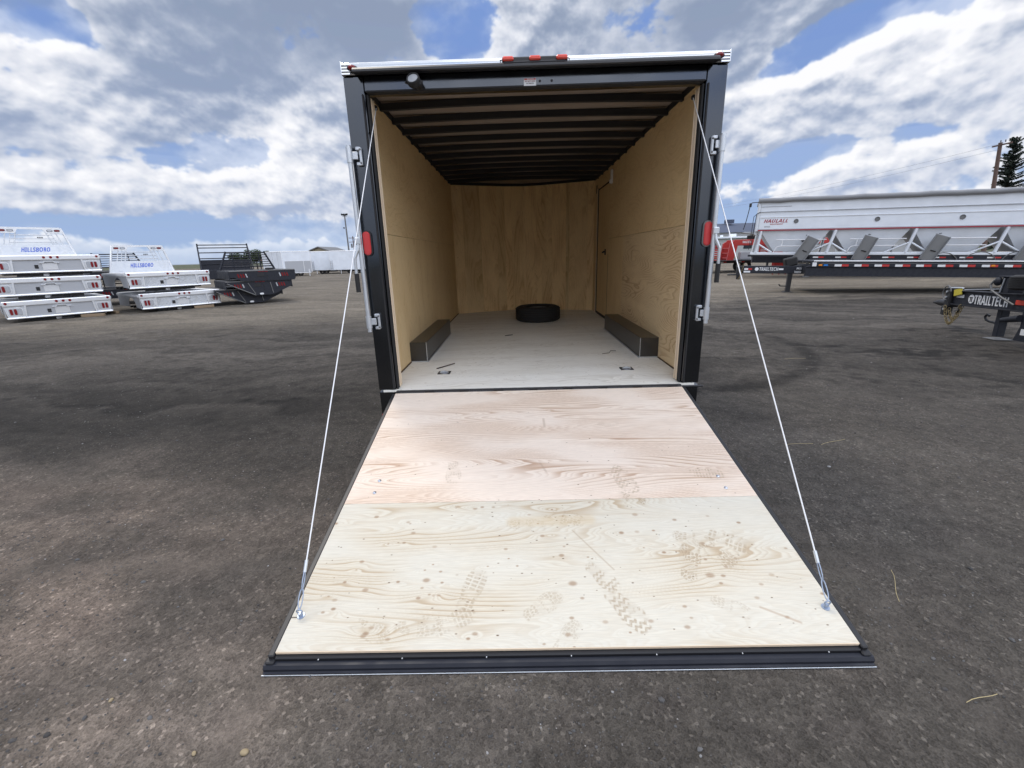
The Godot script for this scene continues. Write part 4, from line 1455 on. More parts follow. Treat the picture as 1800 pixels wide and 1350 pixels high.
# black steel bed whose tail skirt is cut to a V
func black_bed(label: String, at: Vector3, turn: float, style: int, tilt := 0.0) -> Node3D:
	var t := thing("flatbed_body", label, "truck bed", at, turn, "black steel truck beds stacked in the yard", tilt)
	var W := 1.16
	var D := 2.7
	var g := Geo.new()
	g.box(Vector3(0, 0.56, -D / 2), Vector3(2 * W, 0.05, D), 0.006)
	part("deck", g, M.navy, t)
	g = Geo.new()
	if style == 0:
		g.prism(PackedVector2Array([Vector2(-W, 0.56), Vector2(-W, 0.44), Vector2(-0.78, 0.20), Vector2(-0.70, 0.19), Vector2(W - 0.05, 0.17), Vector2(W, 0.24), Vector2(W, 0.58), Vector2(-W, 0.58)]), -0.03, 0.012)
	else:
		g.prism(PackedVector2Array([Vector2(-W, 0.58), Vector2(-W, 0.50), Vector2(-0.22, 0.02), Vector2(0.42, 0.02), Vector2(W, 0.34), Vector2(W, 0.58)]), -0.03, 0.012)
	part("tail_skirt", g, M.navy, t)
	g = Geo.new()
	g.box(Vector3(0, 0.57, 0.018), Vector3(2 * W, 0.035, 0.02), 0.006)
	part("tail_rail", g, M.steel_grey, t)
	for s in [-1.0, 1.0]:
		for k in 4:
			g = Geo.new()
			g.prism(oval(0.022, 0.075), 0.010, 0.022, Transform3D(Basis(Vector3.BACK, 0.25), Vector3(s * 0.86 - s * 0.09 * k, 0.40, 0)))
			part("clear_lens" if k == 3 else "red_lens", g, M.clear_lens if k == 3 else M.red_dark, t)
		g = Geo.new()
		g.box(Vector3(s * W, 0.42, -D / 2), Vector3(0.02, 0.28, D), 0.004)
		part("side_skirt", g, M.navy, t)
		g = Geo.new()
		g.box(Vector3(s * 0.4, 0.42, -D / 2), Vector3(0.08, 0.22, D - 0.1), 0.004)
		part("frame_rail", g, M.black_flat, t)
	for k in 3:
		g = Geo.new()
		g.prism(oval(0.05, 0.014), 0.012, 0.02, Transform3D(Basis.IDENTITY, Vector3(-0.12 + 0.12 * k, 0.535, 0)))
		part("red_lens", g, M.red_dark, t)
	g = Geo.new()
	g.box(Vector3(-0.10, 0.40, 0.014), Vector3(0.24, 0.11, 0.014), 0.004)
	g.box(Vector3(0.12, 0.33, 0.014), Vector3(0.022, 0.2, 0.012), 0.004)
	part("plate_holder", g, M.black_satin, t)
	if style == 1:
		g = Geo.new()
		g.bar(Vector3(-0.22, 0.08, 0.02), Vector3(-0.42, 0.50, 0.02), 0.02, 0.02, 6)
		g.bar(Vector3(0.42, 0.08, 0.02), Vector3(0.36, 0.50, 0.02), 0.02, 0.02, 6)
		g.bar(Vector3(-1.12, 0.505, 0.02), Vector3(-0.22, 0.03, 0.02), 0.022, 0.022, 6)
		part("skirt_brace", g, M.steel_grey, t)
		g = Geo.new()
		g.prism(oval(0.07, 0.032), 0.014, 0.024, Transform3D(Basis.IDENTITY, Vector3(0.0, 0.075, 0)))
		part("oval_badge", g, M.white, t)
	if style == 0:
		var z := -D + 0.06
		for s in [-1.0, 1.0]:
			g = Geo.new()
			g.bar(Vector3(s * 1.05, 0.58, z), Vector3(s * 0.72, 1.34, z), 0.042, 0.036, 8)
			part("rack_post", g, M.navy, t)
			g = Geo.new()
			g.bar(Vector3(s * 0.52, 0.58, z), Vector3(s * 0.50, 1.28, z), 0.024, 0.024, 6)
			part("rack_post", g, M.navy, t)
		for k in 7:
			g = Geo.new()
			var yy := 0.72 + 0.095 * k
			var hw := lerpf(0.98, 0.74, (yy - 0.58) / 0.76)
			g.bar(Vector3(-hw, yy, z), Vector3(hw, yy, z), 0.028 if k in [0, 6] else 0.017, -1.0, 6)
			part("rack_bar", g, M.navy, t)
		g = Geo.new()
		g.box(Vector3(0.32, 0.63, -0.35), Vector3(0.26, 0.08, 0.3), 0.02)
		part("ball_hitch_cover", g, M.black_satin, t)
	return t

func build_yard_left() -> void:
	var f := func(base: Vector3, yaw: float, dx: float, dy: float, dz: float) -> Vector3:
		return base + Basis(Vector3.UP, deg_to_rad(yaw)) * Vector3(dx, dy, dz)
	# near stack of three
	var a := Vector3(-14.75, 0.0, -10.63)
	var ya := 50.7
	alu_bed("truck_bed", "bare aluminium truck bed lying on timbers, lowest of the stack of three", f.call(a, ya, 0.07, 0.0, 0.0), ya, false)
	alu_bed("truck_bed", "bare aluminium truck bed in the middle of the leftmost stack of three", f.call(a, ya, -0.02, 0.67, -0.12), ya + 1.0, false)
	alu_bed("truck_bed", "aluminium truck bed with headboard rack and blue lettering, topmost of the leftmost stack", f.call(a, ya, 0.10, 1.33, -0.16), ya - 0.6, true)
	# second stack of two
	var b := Vector3(-12.3, 0.0, -12.75)
	var yb := 53.0
	alu_bed("truck_bed", "bare aluminium truck bed under the racked one in the stack of two", f.call(b, yb, 0.0, 0.0, 0.0), yb, false, true)
	alu_bed("truck_bed", "aluminium truck bed with headboard rack, upper of the stack of two", f.call(b, yb, -0.22, 0.71, 0.05), yb + 1.5, true, true)
	# timbers under both stacks
	var tim := [[f.call(a, ya, 0.75, 0.0, 0.12), "split timber lying between the two aluminium bed stacks", 20.0], [f.call(a, ya, 1.35, 0.0, -0.5), "short timber end beside the leftmost stack's right corner", -25.0], [f.call(b, yb, 0.6, 0.0, 0.1), "pale timber under the middle of the two-bed stack", 46.0]]
	for q in tim:
		var t := thing("timber_block", q[1], "timber", q[0], q[2], "timbers under the stacked beds")
		part("block", B(Vector3(0, 0.045, 0), Vector3(0.62, 0.09, 0.11), 0.008), M.timber, t)
	# dark beds seen between the two stacks
	var d := Vector3(-16.6, 0, -15.6)
	for k in 2:
		black_bed("black truck bed stacked between the aluminium stacks, %s of the pair" % ["lower", "upper"][k], d + Vector3(0.1 * k, 0.10 + 0.72 * k, 0), 48.0, 0)
	# black stack on the right
	var c := Vector3(-10.5, 0, -14.55)
	var yc := 41.0
	black_bed("black truck bed with V-cut tail, lowest of the right-hand stack", f.call(c, yc, -0.35, 0.03, 0.25), yc, 1)
	black_bed("black truck bed with V-cut tail and steel braces, middle of its stack", f.call(c, yc, 0.0, 0.32, 0.5), yc, 1)
	black_bed("black truck bed with a barred headboard, topmost of the V-tailed stack", f.call(c, yc, 0.16, 0.70, 0.55), yc, 0)
	# taller black rack bed behind
	var t2 := thing("rack_bed", "black truck bed with tall open pipe rack behind the aluminium stack of two", "truck bed", Vector3(-16.2, 0, -21.8), 36.0)
	part("deck", B(Vector3(0, 1.0, -1.0), Vector3(2.5, 0.5, 2.4), 0.02), M.navy, t2)
	part("headboard", B(Vector3(0, 1.5, -0.02), Vector3(2.3, 0.55, 0.03), 0.004), M.navy, t2)
	part("frame_rail", B(Vector3(0, 0.4, -1.0), Vector3(1.2, 0.8, 2.2), 0.02), M.black_flat, t2)
	var g: Geo
	for s in [-1.0, 1.0]:
		g = Geo.new()
		g.bar(Vector3(s * 1.2, 1.2, 0), Vector3(s * 1.16, 2.62, 0), 0.035, 0.035, 8)
		part("rack_post", g, M.navy, t2)
		g = Geo.new()
		g.bar(Vector3(s * 1.2, 1.25, 0.9), Vector3(s * 1.17, 2.48, 0.0), 0.03, 0.03, 8)
		part("rack_brace", g, M.navy, t2)
	for yy in [1.55, 1.85, 2.15, 2.4, 2.55]:
		g = Geo.new()
		g.bar(Vector3(-1.19, yy, 0), Vector3(1.19, yy, 0), 0.026, 0.026, 8)
		part("rack_bar", g, M.navy, t2)
	# white enclosed trailers
	white_trailer("white enclosed trailer seen at its corner, leftmost of the white row", Vector3(-25.33, 0, -45.75), 54.0, 3.3, 4.4, true)
	white_trailer("narrow white enclosed trailer with a ladder on its edge, between two others", Vector3(-25.25, 0, -52.6), 1.0, 2.6, 4.0, false)
	white_trailer("long white enclosed trailer side on, at the right end of the row", Vector3(-22.75, 0, -52.1), 1.5, 5.2, 2.4, false)
	white_trailer("low white trailer half hidden behind the black truck beds", Vector3(-31.0, 0, -53.0), 30.0, 3.0, 3.0, false, 1.95)

func white_trailer(label: String, at: Vector3, turn: float, w: float, d: float, cornered: bool, H := 2.68) -> void:
	# origin at the near left bottom corner; x runs along the near face
	var t := thing("enclosed_trailer", label, "trailer", at, turn, "white enclosed trailers across the yard")
	var y0 := 0.42
	var g := Geo.new()
	g.box(Vector3(w / 2, (y0 + H) / 2, -d / 2), Vector3(w, H - y0, d), 0.03)
	part("body", g, M.white_paint, t)
	g = Geo.new()
	g.box(Vector3(w / 2, H - 0.05, -d / 2), Vector3(w + 0.05, 0.12, d + 0.05), 0.05)
	part("top_trim", g, M.white, t)
	g = Geo.new()
	g.box(Vector3(w / 2, y0 - 0.04, -d / 2), Vector3(w - 0.06, 0.10, d - 0.06))
	g.box(Vector3(w / 2, y0 - 0.14, -d / 2), Vector3(w * 0.7, 0.14, 0.8))
	part("frame", g, M.black_flat, t)
	g = Geo.new()
	g.box(Vector3(w / 2, y0 + 0.04, 0.006), Vector3(w - 0.1, 0.05, 0.016), 0.004)
	part("bottom_trim", g, M.alu, t)
	for q in [w * 0.42, w * 0.62]:
		g = Geo.new()
		g.lathe([Vector2(0.17, -0.1), Vector2(0.30, -0.11), Vector2(0.34, -0.06), Vector2(0.34, 0.06), Vector2(0.30, 0.11), Vector2(0.17, 0.1)], Vector3(q, 0.34, -0.28), Basis(Vector3.RIGHT, PI / 2), 18)
		part("wheel", g, M.rubber, t)
	for q in [0.012, w - 0.012]:
		g = Geo.new()
		g.box(Vector3(q, (y0 + H) / 2, 0.004), Vector3(0.06, H - y0, 0.012), 0.003)
		part("corner_trim", g, M.white, t)
	if cornered:
		g = Geo.new()
		g.box(Vector3(w * 0.53, y0 + 0.62, 0.010), Vector3(w * 0.90, 1.15, 0.012), 0.003)
		var st := part("stone_guard", g, M.alu_dull, t)
		g = Geo.new()
		g.box(Vector3(w * 0.72, y0 + 0.62, 0.020), Vector3(0.06, 1.15, 0.012), 0.003)
		g.box(Vector3(w * 0.53, y0 + 1.2, 0.018), Vector3(w * 0.90, 0.03, 0.014), 0.003)
		part("guard_trim", g, M.alu_bright, st)
		g = Geo.new()
		g.bar(Vector3(w * 0.3, 0.36, 0.0), Vector3(w * 0.72, 0.36, 1.1), 0.05, 0.05, 6)
		g.bar(Vector3(w * 0.95, 0.36, 0.0), Vector3(w * 0.72, 0.36, 1.1), 0.05, 0.05, 6)
		g.bar(Vector3(w * 0.72, 0.0, 1.0), Vector3(w * 0.72, 0.75, 1.0), 0.04, 0.04, 8)
		part("drawbar", g, M.white, t)
		for k in 3:
			g = Geo.new()
			g.box(Vector3(-0.006, (y0 + H) / 2, -0.9 - 1.1 * k), Vector3(0.012, H - y0 - 0.2, 0.03), 0.003)
			part("side_seam", g, M.alu_dull, t)
	else:
		g = Geo.new()
		for q in [0.06, 0.30]:
			g.box(Vector3(q, y0 + 0.62, 0.05), Vector3(0.03, 1.1, 0.03), 0.004)
		for k in 5:
			g.box(Vector3(0.18, y0 + 0.2 + 0.2 * k, 0.05), Vector3(0.24, 0.03, 0.03), 0.004)
		part("ladder", g, M.alu_dull, t)
		g = Geo.new()
		g.bar(Vector3(w * 0.25, 0.0, 0.2), Vector3(w * 0.25, 0.5, 0.2), 0.03, 0.03, 6)
		part("jack_leg", g, M.white, t)

# ------------------------------------------------------------------ right side of the yard
func tape(parent: Node3D, x: float, y: float, z: float, w := 0.21, h := 0.05) -> void:
	part("white_tape", B(Vector3(x + w / 2, y, z), Vector3(w, h, 0.004)), M.tape_white, parent)
	part("red_tape", B(Vector3(x + w * 1.5 + 0.002, y, z), Vector3(w, h, 0.004)), M.tape_red, parent)

func build_yard_right() -> void:
	build_tender()
	build_deck()
	build_near_tongue()
	build_red_trailers()

func build_tender() -> void:
	var t := thing("hopper_trailer", "long white hopper tender trailer with grey roll tarp and red stripe", "hopper trailer", Vector3(12.905, 0.0, -21.9), -23.65, "", -1.48)
	var g: Geo
	var Lx := 13.5
	var D := 2.55
	# upper box in three lengthwise strakes
	var side := PackedVector2Array([Vector2(0.0, 2.48), Vector2(0.0, 3.12), Vector2(-0.03, 3.16), Vector2(-0.03, 3.40), Vector2(0.0, 3.44), Vector2(-0.02, 3.90), Vector2(-D + 0.02, 3.90), Vector2(-D, 3.44), Vector2(-D, 2.48)])
	var lay := Transform3D(Basis(Vector3(0, 0, 1), Vector3.UP, Vector3(-1, 0, 0)), Vector3.ZERO)
	g = Geo.new()
	g.prism(side, -Lx, -0.02, lay)
	part("hopper_box", g, M.white_paint, t)
	for r in [[3.43, 0.022, M.alu_dull], [3.14, 0.03, M.white], [2.545, 0.05, M.alu_dull]]:
		g = Geo.new()
		g.box(Vector3(Lx / 2, r[0], 0.012), Vector3(Lx - 0.06, r[1], 0.03), 0.006)
		part("strake", g, r[2], t)
	g = Geo.new()
	g.box(Vector3(Lx / 2, 2.49, 0.018), Vector3(Lx, 0.05, 0.04), 0.008)
	part("red_stripe", g, M.red_stripe, t)
	g = Geo.new()
	g.box(Vector3(0.72, 3.68, 0.0), Vector3(1.4, 0.025, 0.03), 0.006)
	part("grab_rail", g, M.alu_dull, t)
	# front corner post and end mechanism
	g = Geo.new()
	g.box(Vector3(-0.06, 3.18, -0.10), Vector3(0.14, 1.45, 0.2), 0.02)
	part("corner_post", g, M.white_paint, t)
	g = Geo.new()
	var tarp_pts := []
	for k in 28:
		tarp_pts.append(Vector3(-0.15 + (Lx + 0.2) * k / 27.0, 3.99 + 0.010 * sin(k * 2.3) + 0.008 * sin(k * 5.1), 0.04))
	for k in 27:
		g.bar(tarp_pts[k], tarp_pts[k + 1], 0.115 + 0.005 * sin(k * 3.7), 0.115 + 0.005 * sin((k + 1) * 3.7), 12)
	g.prism(PackedVector2Array([Vector2(0.05, 4.06), Vector2(-0.8, 4.16), Vector2(-1.7, 4.16), Vector2(-D, 4.0), Vector2(-D, 3.88), Vector2(0.05, 3.9)]), -Lx, 0.05, lay)
	part("roll_tarp", g, M.tarp, t)
	g = Geo.new()
	g.path([Vector3(-0.1, 3.92, 0.02), Vector3(-0.45, 3.90, 0.06), Vector3(-0.52, 3.82, 0.06), Vector3(-0.62, 3.0, 0.05), Vector3(-0.70, 2.55, 0.0)], 0.022, 6)
	g.box(Vector3(-0.52, 3.78, 0.06), Vector3(0.12, 0.2, 0.1), 0.02)
	part("tarp_crank", g, M.black_satin, t)
	g = Geo.new()
	g.path([Vector3(0.0, 3.42, 0.03), Vector3(-0.16, 3.32, 0.05), Vector3(-0.2, 2.4, 0.05), Vector3(-0.22, 1.6, 0.03)], 0.02, 6)
	g.path([Vector3(-0.12, 3.36, 0.05), Vector3(-0.28, 3.2, 0.05), Vector3(-0.3, 1.5, 0.03)], 0.016, 6)
	part("air_hose", g, M.black_flat, t)
	g = Geo.new()
	g.prism(PackedVector2Array([Vector2(-0.62, 2.44), Vector2(-0.1, 2.44), Vector2(-0.02, 2.34), Vector2(-0.05, 2.24), Vector2(-0.2, 2.33), Vector2(-0.75, 2.40)]), -1.4, -0.05)
	part("step_platform", g, M.alu_dull, t)
	words("HAULALL", 0.17, M.red_stripe, t, Vector3(0.80, 2.96, 0.008), Basis.IDENTITY, "maker_name", 1.1, 0.3, 800)
	words("EQUIPMENT", 0.05, M.red_paint, t, Vector3(0.84, 2.80, 0.008), Basis.IDENTITY, "maker_name", 0.6, 0.3)
	g = Geo.new()
	g.box(Vector3(0.42, 2.68, 0.004), Vector3(0.28, 0.07, 0.006))
	part("label", g, M.alu_dull, t)
	for xx in [1.72, 5.15, 8.35]:
		g = Geo.new()
		g.lathe([Vector2(0.0, 0.012), Vector2(0.075, 0.012), Vector2(0.085, 0.03), Vector2(0.105, 0.03), Vector2(0.11, 0.0)], Vector3(xx, 2.93, 0.0), Basis(Vector3.RIGHT, PI / 2), 20)
		part("sight_glass", g, M.steel_grey, t)
	var nums := ["1", "2", "3", "4"]
	# hoppers: a pyramid each, with chute, frame legs between
	for k in 4:
		var x0 := 0.12 + 3.26 * k
		var x1 := x0 + 3.2
		var xm := (x0 + x1) / 2 + 0.1
		g = Geo.new()
		var top := [Vector3(x0, 2.5, -0.06), Vector3(x1, 2.5, -0.06), Vector3(x1, 2.5, -D + 0.06), Vector3(x0, 2.5, -D + 0.06)]
		var bot := [Vector3(xm - 0.88, 1.40, -0.42), Vector3(xm + 0.88, 1.40, -0.42), Vector3(xm + 0.88, 1.40, -2.1), Vector3(xm - 0.88, 1.40, -2.1)]
		for i in 4:
			var j := (i + 1) % 4
			g.quad(top[i], top[j], bot[j], bot[i], ((top[i] + top[j]) / 2 - Vector3((x0 + x1) / 2, 2.0, -D / 2)))
		g.quad(bot[0], bot[1], bot[2], bot[3], Vector3.DOWN)
		part("hopper", g, M.white_paint, t)
		words(nums[k], 0.16, M.ink, t, Vector3([2.3, 5.0, 7.75, 11.0][k], 2.27, -0.16), Basis(Vector3.RIGHT, -0.5), "number")
		var cx: float = [2.32, 4.82, 7.52, 10.9][k]
		var lean: float = [0.5, 0.32, 0.36, 0.36][k]
		var cy: float = 1.55
		g = Geo.new()
		var cb := Basis(Vector3.BACK, -lean * 0.85) * Basis(Vector3.RIGHT, 0.25)
		g.box(Vector3(cx, cy, 0.25), Vector3(0.56, 1.22, 0.05), 0.008, cb)
		for s in [-1.0, 1.0]:
			g.box(Vector3(cx, cy, 0.25) + cb * Vector3(s * 0.27, 0, 0.05), Vector3(0.03, 1.24, 0.14), 0.006, cb)
		var ch := part("chute", g, M.grey_panel, t)
		g = Geo.new()
		g.box(Vector3(cx, cy, 0.25) + cb * Vector3(0.03, -0.12, 0.04), Vector3(0.22, 0.05, 0.03), 0.01, cb)
		part("handle", g, M.black_flat, ch)
	g = Geo.new()
	g.lathe([Vector2(0.0, 0.04), Vector2(0.1, 0.04), Vector2(0.12, 0.0)], Vector3(2.25, 1.98, -0.25), Basis(Vector3.RIGHT, 1.1), 16)
	part("cap", g, M.ink, t)
	for xx in [0.06, 3.42, 6.66, 9.92]:
		g = Geo.new()
		g.bar(Vector3(xx + 0.12, 2.46, 0.0), Vector3(xx - 0.12 if xx > 1.0 else xx, 1.34, 0.0), 0.075, 0.075, 4)
		part("frame_leg", g, M.white_paint, t)
		g = Geo.new()
		g.bar(Vector3(xx + 0.12, 2.46, -D), Vector3(xx, 1.34, -D), 0.075, 0.075, 4)
		part("frame_leg", g, M.white_paint, t)
		g = Geo.new()
		if xx > 1.0:
			g.bar(Vector3(xx, 1.85, 0.0), Vector3(xx - 0.95, 1.36, 0.0), 0.04, 0.04, 4)
		g.bar(Vector3(xx + 0.05, 1.80, 0.0), Vector3(xx + 0.75, 1.36, 0.0), 0.045, 0.045, 4)
		part("frame_brace", g, M.white_paint, t)
	for k in 4:
		var x0 := 1.0 + 3.26 * k
		g = Geo.new()
		g.path([Vector3(x0 - 0.1, 1.38, 0.08), Vector3(x0, 1.62, 0.08), Vector3(x0 + 0.15, 1.68, 0.08), Vector3(x0 + 1.9, 1.68, 0.08)], 0.025, 6)
		part("pipe_rail", g, M.white, t)
		g = Geo.new()
		g.bar(Vector3(x0 - 0.05, 2.0, 0.03), Vector3(x0 + 2.2, 2.0, 0.03), 0.028, 0.028, 6)
		g.bar(Vector3(x0 + 0.25, 2.0, 0.03), Vector3(x0 + 0.22, 1.66, 0.06), 0.022, 0.022, 6)
		part("pipe_rail", g, M.white, t)
	g = Geo.new()
	g.box(Vector3(Lx / 2 - 0.1, 1.30, -0.04), Vector3(Lx + 0.2, 0.14, 0.14), 0.02)
	part("side_rail", g, M.white_paint, t)
	# black chassis under it
	g = Geo.new()
	g.box(Vector3(Lx / 2 + 1.3, 1.07, -0.06), Vector3(Lx - 2.6, 0.32, 0.12), 0.01)
	g.box(Vector3(1.3, 1.19, -0.06), Vector3(3.2, 0.10, 0.12), 0.01)
	g.box(Vector3(Lx / 2, 1.0, -1.3), Vector3(Lx, 0.4, 0.9), 0.01)
	var cs := part("chassis", g, M.navy, t)
	for k in 9:
		tape(cs, 2.75 + 0.98 * k, 1.12, 0.003, 0.24, 0.06)
	g = Geo.new()
	g.box(Vector3(7.1, 0.98, 0.01), Vector3(0.2, 0.06, 0.03), 0.01)
	part("amber_light", g, M.amber, cs)
	for xx in [2.65, 3.0]:
		g = Geo.new()
		g.box(Vector3(xx, 0.5, -0.5 - (xx - 2.65) * 3.0), Vector3(0.13, 0.95, 0.13), 0.01)
		g.box(Vector3(xx, 0.09, -0.5 - (xx - 2.65) * 3.0), Vector3(0.3, 0.06, 0.3), 0.01)
		part("landing_leg", g, M.steel_grey, t)
	for q in [8.0, 9.35, 10.7]:
		var wy: float = 0.52 + q * 0.0259
		g = Geo.new()
		g.lathe([Vector2(0.28, -0.13), Vector2(0.46, -0.15), Vector2(0.51, -0.12), Vector2(0.52, 0.0), Vector2(0.51, 0.12), Vector2(0.46, 0.15), Vector2(0.28, 0.13)], Vector3(q, wy, -0.2), Basis(Vector3.RIGHT, PI / 2), 28)
		var wh := part("wheel", g, M.rubber, t)
		g = Geo.new()
		g.lathe([Vector2(0.0, 0.0), Vector2(0.1, 0.02), Vector2(0.16, -0.04), Vector2(0.26, 0.04), Vector2(0.29, 0.08)], Vector3(q, wy, -0.14), Basis(Vector3.RIGHT, PI / 2), 24)
		part("rim", g, M.steel_grey, wh)
		g = Geo.new()
		for k in 10:
			var a0 := PI * k / 10.0
			var a1 := PI * (k + 1) / 10.0
			g.quad(Vector3(q + cos(a0) * 0.62, wy + sin(a0) * 0.62, 0.03), Vector3(q + cos(a1) * 0.62, wy + sin(a1) * 0.62, 0.03), Vector3(q + cos(a1) * 0.62, wy + sin(a1) * 0.62, -0.4), Vector3(q + cos(a0) * 0.62, wy + sin(a0) * 0.62, -0.4), Vector3(cos(a0), sin(a0), 0))
			g.bar(Vector3(q + cos(a0) * 0.62, wy + sin(a0) * 0.62, 0.03), Vector3(q + cos(a1) * 0.62, wy + sin(a1) * 0.62, 0.03), 0.02, 0.02, 6)
		part("fender", g, M.steel_grey, t)

func build_deck() -> void:
	var t := thing("deck_trailer", "long black flat deck trailer with red and white tape along its side", "trailer", Vector3(9.973, 0.0, -12.22), -14.79, "", -1.43)
	var g: Geo
	var oy := 1.12
	var Lx := 9.0
	var D := 2.5
	g = Geo.new()
	g.box(Vector3(Lx / 2, oy - 0.03, -D / 2), Vector3(Lx, 0.05, D), 0.004)
	part("deck", g, M.navy, t)
	g = Geo.new()
	g.box(Vector3(Lx / 2 - 0.02, oy - 0.016, 0.012), Vector3(Lx, 0.034, 0.03), 0.008)
	part("deck_edge", g, M.alu_bright, t)
	g = Geo.new()
	g.box(Vector3(Lx / 2 - 0.1, oy - 0.118, -0.01), Vector3(Lx, 0.15, 0.03), 0.006)
	var rr := part("rub_rail", g, M.navy, t)
	for k in 16:
		tape(rr, 0.62 + 0.575 * k, oy - 0.155, 0.008, 0.205, 0.07)
	g = Geo.new()
	g.box(Vector3(Lx / 2, oy - 0.082, 0.0), Vector3(Lx - 0.4, 0.016, 0.012))
	part("stake_slot", g, M.steel_grey, rr)
	g = Geo.new()
	g.box(Vector3(Lx / 2 - 0.1, oy - 0.35, -0.09), Vector3(Lx + 0.2, 0.31, 0.10), 0.008)
	g.box(Vector3(Lx / 2 - 0.1, oy - 0.205, -0.06), Vector3(Lx + 0.2, 0.016, 0.14), 0.004)
	g.box(Vector3(Lx / 2 - 0.1, oy - 0.50, -0.06), Vector3(Lx + 0.2, 0.016, 0.14), 0.004)
	part("frame_beam", g, M.navy, t)
	g = Geo.new()
	g.box(Vector3(Lx / 2 - 0.1, oy - 0.35, -D + 0.2), Vector3(Lx + 0.2, 0.31, 0.10), 0.008)
	for k in 10:
		g.box(Vector3(0.3 + 0.9 * k, oy - 0.2, -D / 2), Vector3(0.08, 0.12, D - 0.2))
	part("cross_member", g, M.black_flat, t)
	g = Geo.new()
	g.box(Vector3(0.02, oy - 0.125, 0.008), Vector3(0.13, 0.13, 0.01), 0.004)
	part("white_badge", g, M.white, rr)
	g = Geo.new()
	g.box(Vector3(0.36, oy - 0.15, 0.008), Vector3(0.13, 0.05, 0.01), 0.004)
	part("blue_label", g, mat(lin(0.02, 0.2, 0.6), 0.4), rr)
	for xx in [0.2, 4.93]:
		g = Geo.new()
		g.box(Vector3(xx, oy - 0.15, 0.012), Vector3(0.11, 0.055, 0.02), 0.008)
		part("amber_light", g, M.amber, rr)
	# tongue
	var ty := oy - 0.34
	g = Geo.new()
	g.box(Vector3(-0.98, ty, -0.92), Vector3(2.05, 0.28, 0.16), 0.012)
	g.box(Vector3(0.0, oy - 0.3, -1.25), Vector3(0.12, 0.3, 2.4), 0.01)
	var tg := part("tongue", g, M.navy, t)
	words("TRAILTECH", 0.12, M.white, tg, Vector3(-1.14, ty + 0.02, -0.838), Basis.IDENTITY, "maker_name", 0.62)
	g = Geo.new()
	g.lathe([Vector2(0.065, 0), Vector2(0.06, 0.004), Vector2(0.0, 0.004)], Vector3(-1.54, ty + 0.02, -0.84), Basis(Vector3.RIGHT, PI / 2), 16)
	part("round_logo", g, M.white, tg)
	g = Geo.new()
	g.box(Vector3(-0.74, ty + 0.02, -0.838), Vector3(0.15, 0.06, 0.004))
	g.box(Vector3(-1.86, ty - 0.075, -0.838), Vector3(0.22, 0.06, 0.004))
	g.box(Vector3(-0.16, ty + 0.05, -0.838), Vector3(0.16, 0.07, 0.004))
	part("label", g, M.white, tg)
	words("L360", 0.07, M.ink, tg, Vector3(-0.16, ty + 0.05, -0.837), Basis.IDENTITY, "lettering", 0.14)
	words("TANDEM", 0.07, M.white, tg, Vector3(-0.19, ty - 0.075, -0.838), Basis.IDENTITY, "lettering", 0.22)
	tape(tg, -1.96, ty + 0.02, -0.838, 0.13, 0.06)
	g = Geo.new()
	g.box(Vector3(-2.1, ty - 0.05, -0.92), Vector3(0.2, 0.36, 0.12), 0.02)
	g.bar(Vector3(-2.1, ty - 0.18, -0.92), Vector3(-2.5, ty - 0.2, -0.92), 0.035, 0.025, 8)
	g.box(Vector3(-2.12, ty - 0.28, -0.92), Vector3(0.12, 0.16, 0.1), 0.02)
	part("coupler", g, M.black_satin, tg)
	g = Geo.new()
	chain(g, Vector3(-2.0, ty + 0.2, -0.80), Vector3(-2.14, ty - 0.34, -0.80), 0.12, 11, 0.032, 0.009)
	part("safety_chain", g, M.yellow if false else M.rust, tg)
	g = Geo.new()
	g.box(Vector3(-0.40, 0.36, -0.92), Vector3(0.14, 0.74, 0.14), 0.01)
	g.box(Vector3(-0.40, -0.005, -0.92), Vector3(0.3, 0.02, 0.3), 0.004)
	g.path([Vector3(-0.47, 0.20, -0.9), Vector3(-0.66, 0.20, -0.9), Vector3(-0.72, 0.26, -0.9)], 0.02, 6)
	part("jack_leg", g, M.black_satin, t)
	g = Geo.new()
	g.box(Vector3(-0.42, oy - 0.06, -1.05), Vector3(0.40, 0.30, 0.36), 0.04, Basis(Vector3.BACK, 0.25))
	part("tool_box", g, M.black_flat, t)
	for q in [6.9, 7.9]:
		g = Geo.new()
		var wy: float = 0.40 + q * 0.025
		g.lathe([Vector2(0.2, -0.1), Vector2(0.36, -0.12), Vector2(0.40, -0.08), Vector2(0.40, 0.08), Vector2(0.36, 0.12), Vector2(0.2, 0.1)], Vector3(q, wy, -0.35), Basis(Vector3.RIGHT, PI / 2), 24)
		part("wheel", g, M.rubber, t)

# links hung in a sagging line
func chain(g: Geo, a: Vector3, b: Vector3, sag: float, count: int, size: float, thick: float) -> void:
	for i in count:
		var t0 := float(i) / count
		var t1 := float(i + 1) / count
		var p := a.lerp(b, t0) + Vector3.DOWN * sag * 4.0 * t0 * (1.0 - t0)
		var q := a.lerp(b, t1) + Vector3.DOWN * sag * 4.0 * t1 * (1.0 - t1)
		var d := (q - p).normalized()
		var s := d.cross(Vector3(0.3, 0.2, 1.0)).normalized()
		if i % 2:
			s = d.cross(s).normalized()
		var loop := []
		for k in 9:
			var an := TAU * k / 8.0
			loop.append((p + q) / 2 + d * cos(an) * p.distance_to(q) * 0.68 + s * sin(an) * size * 0.5)
		for k in 8:
			g.bar(loop[k], loop[k + 1], thick * 0.5, -1.0, 5, false)

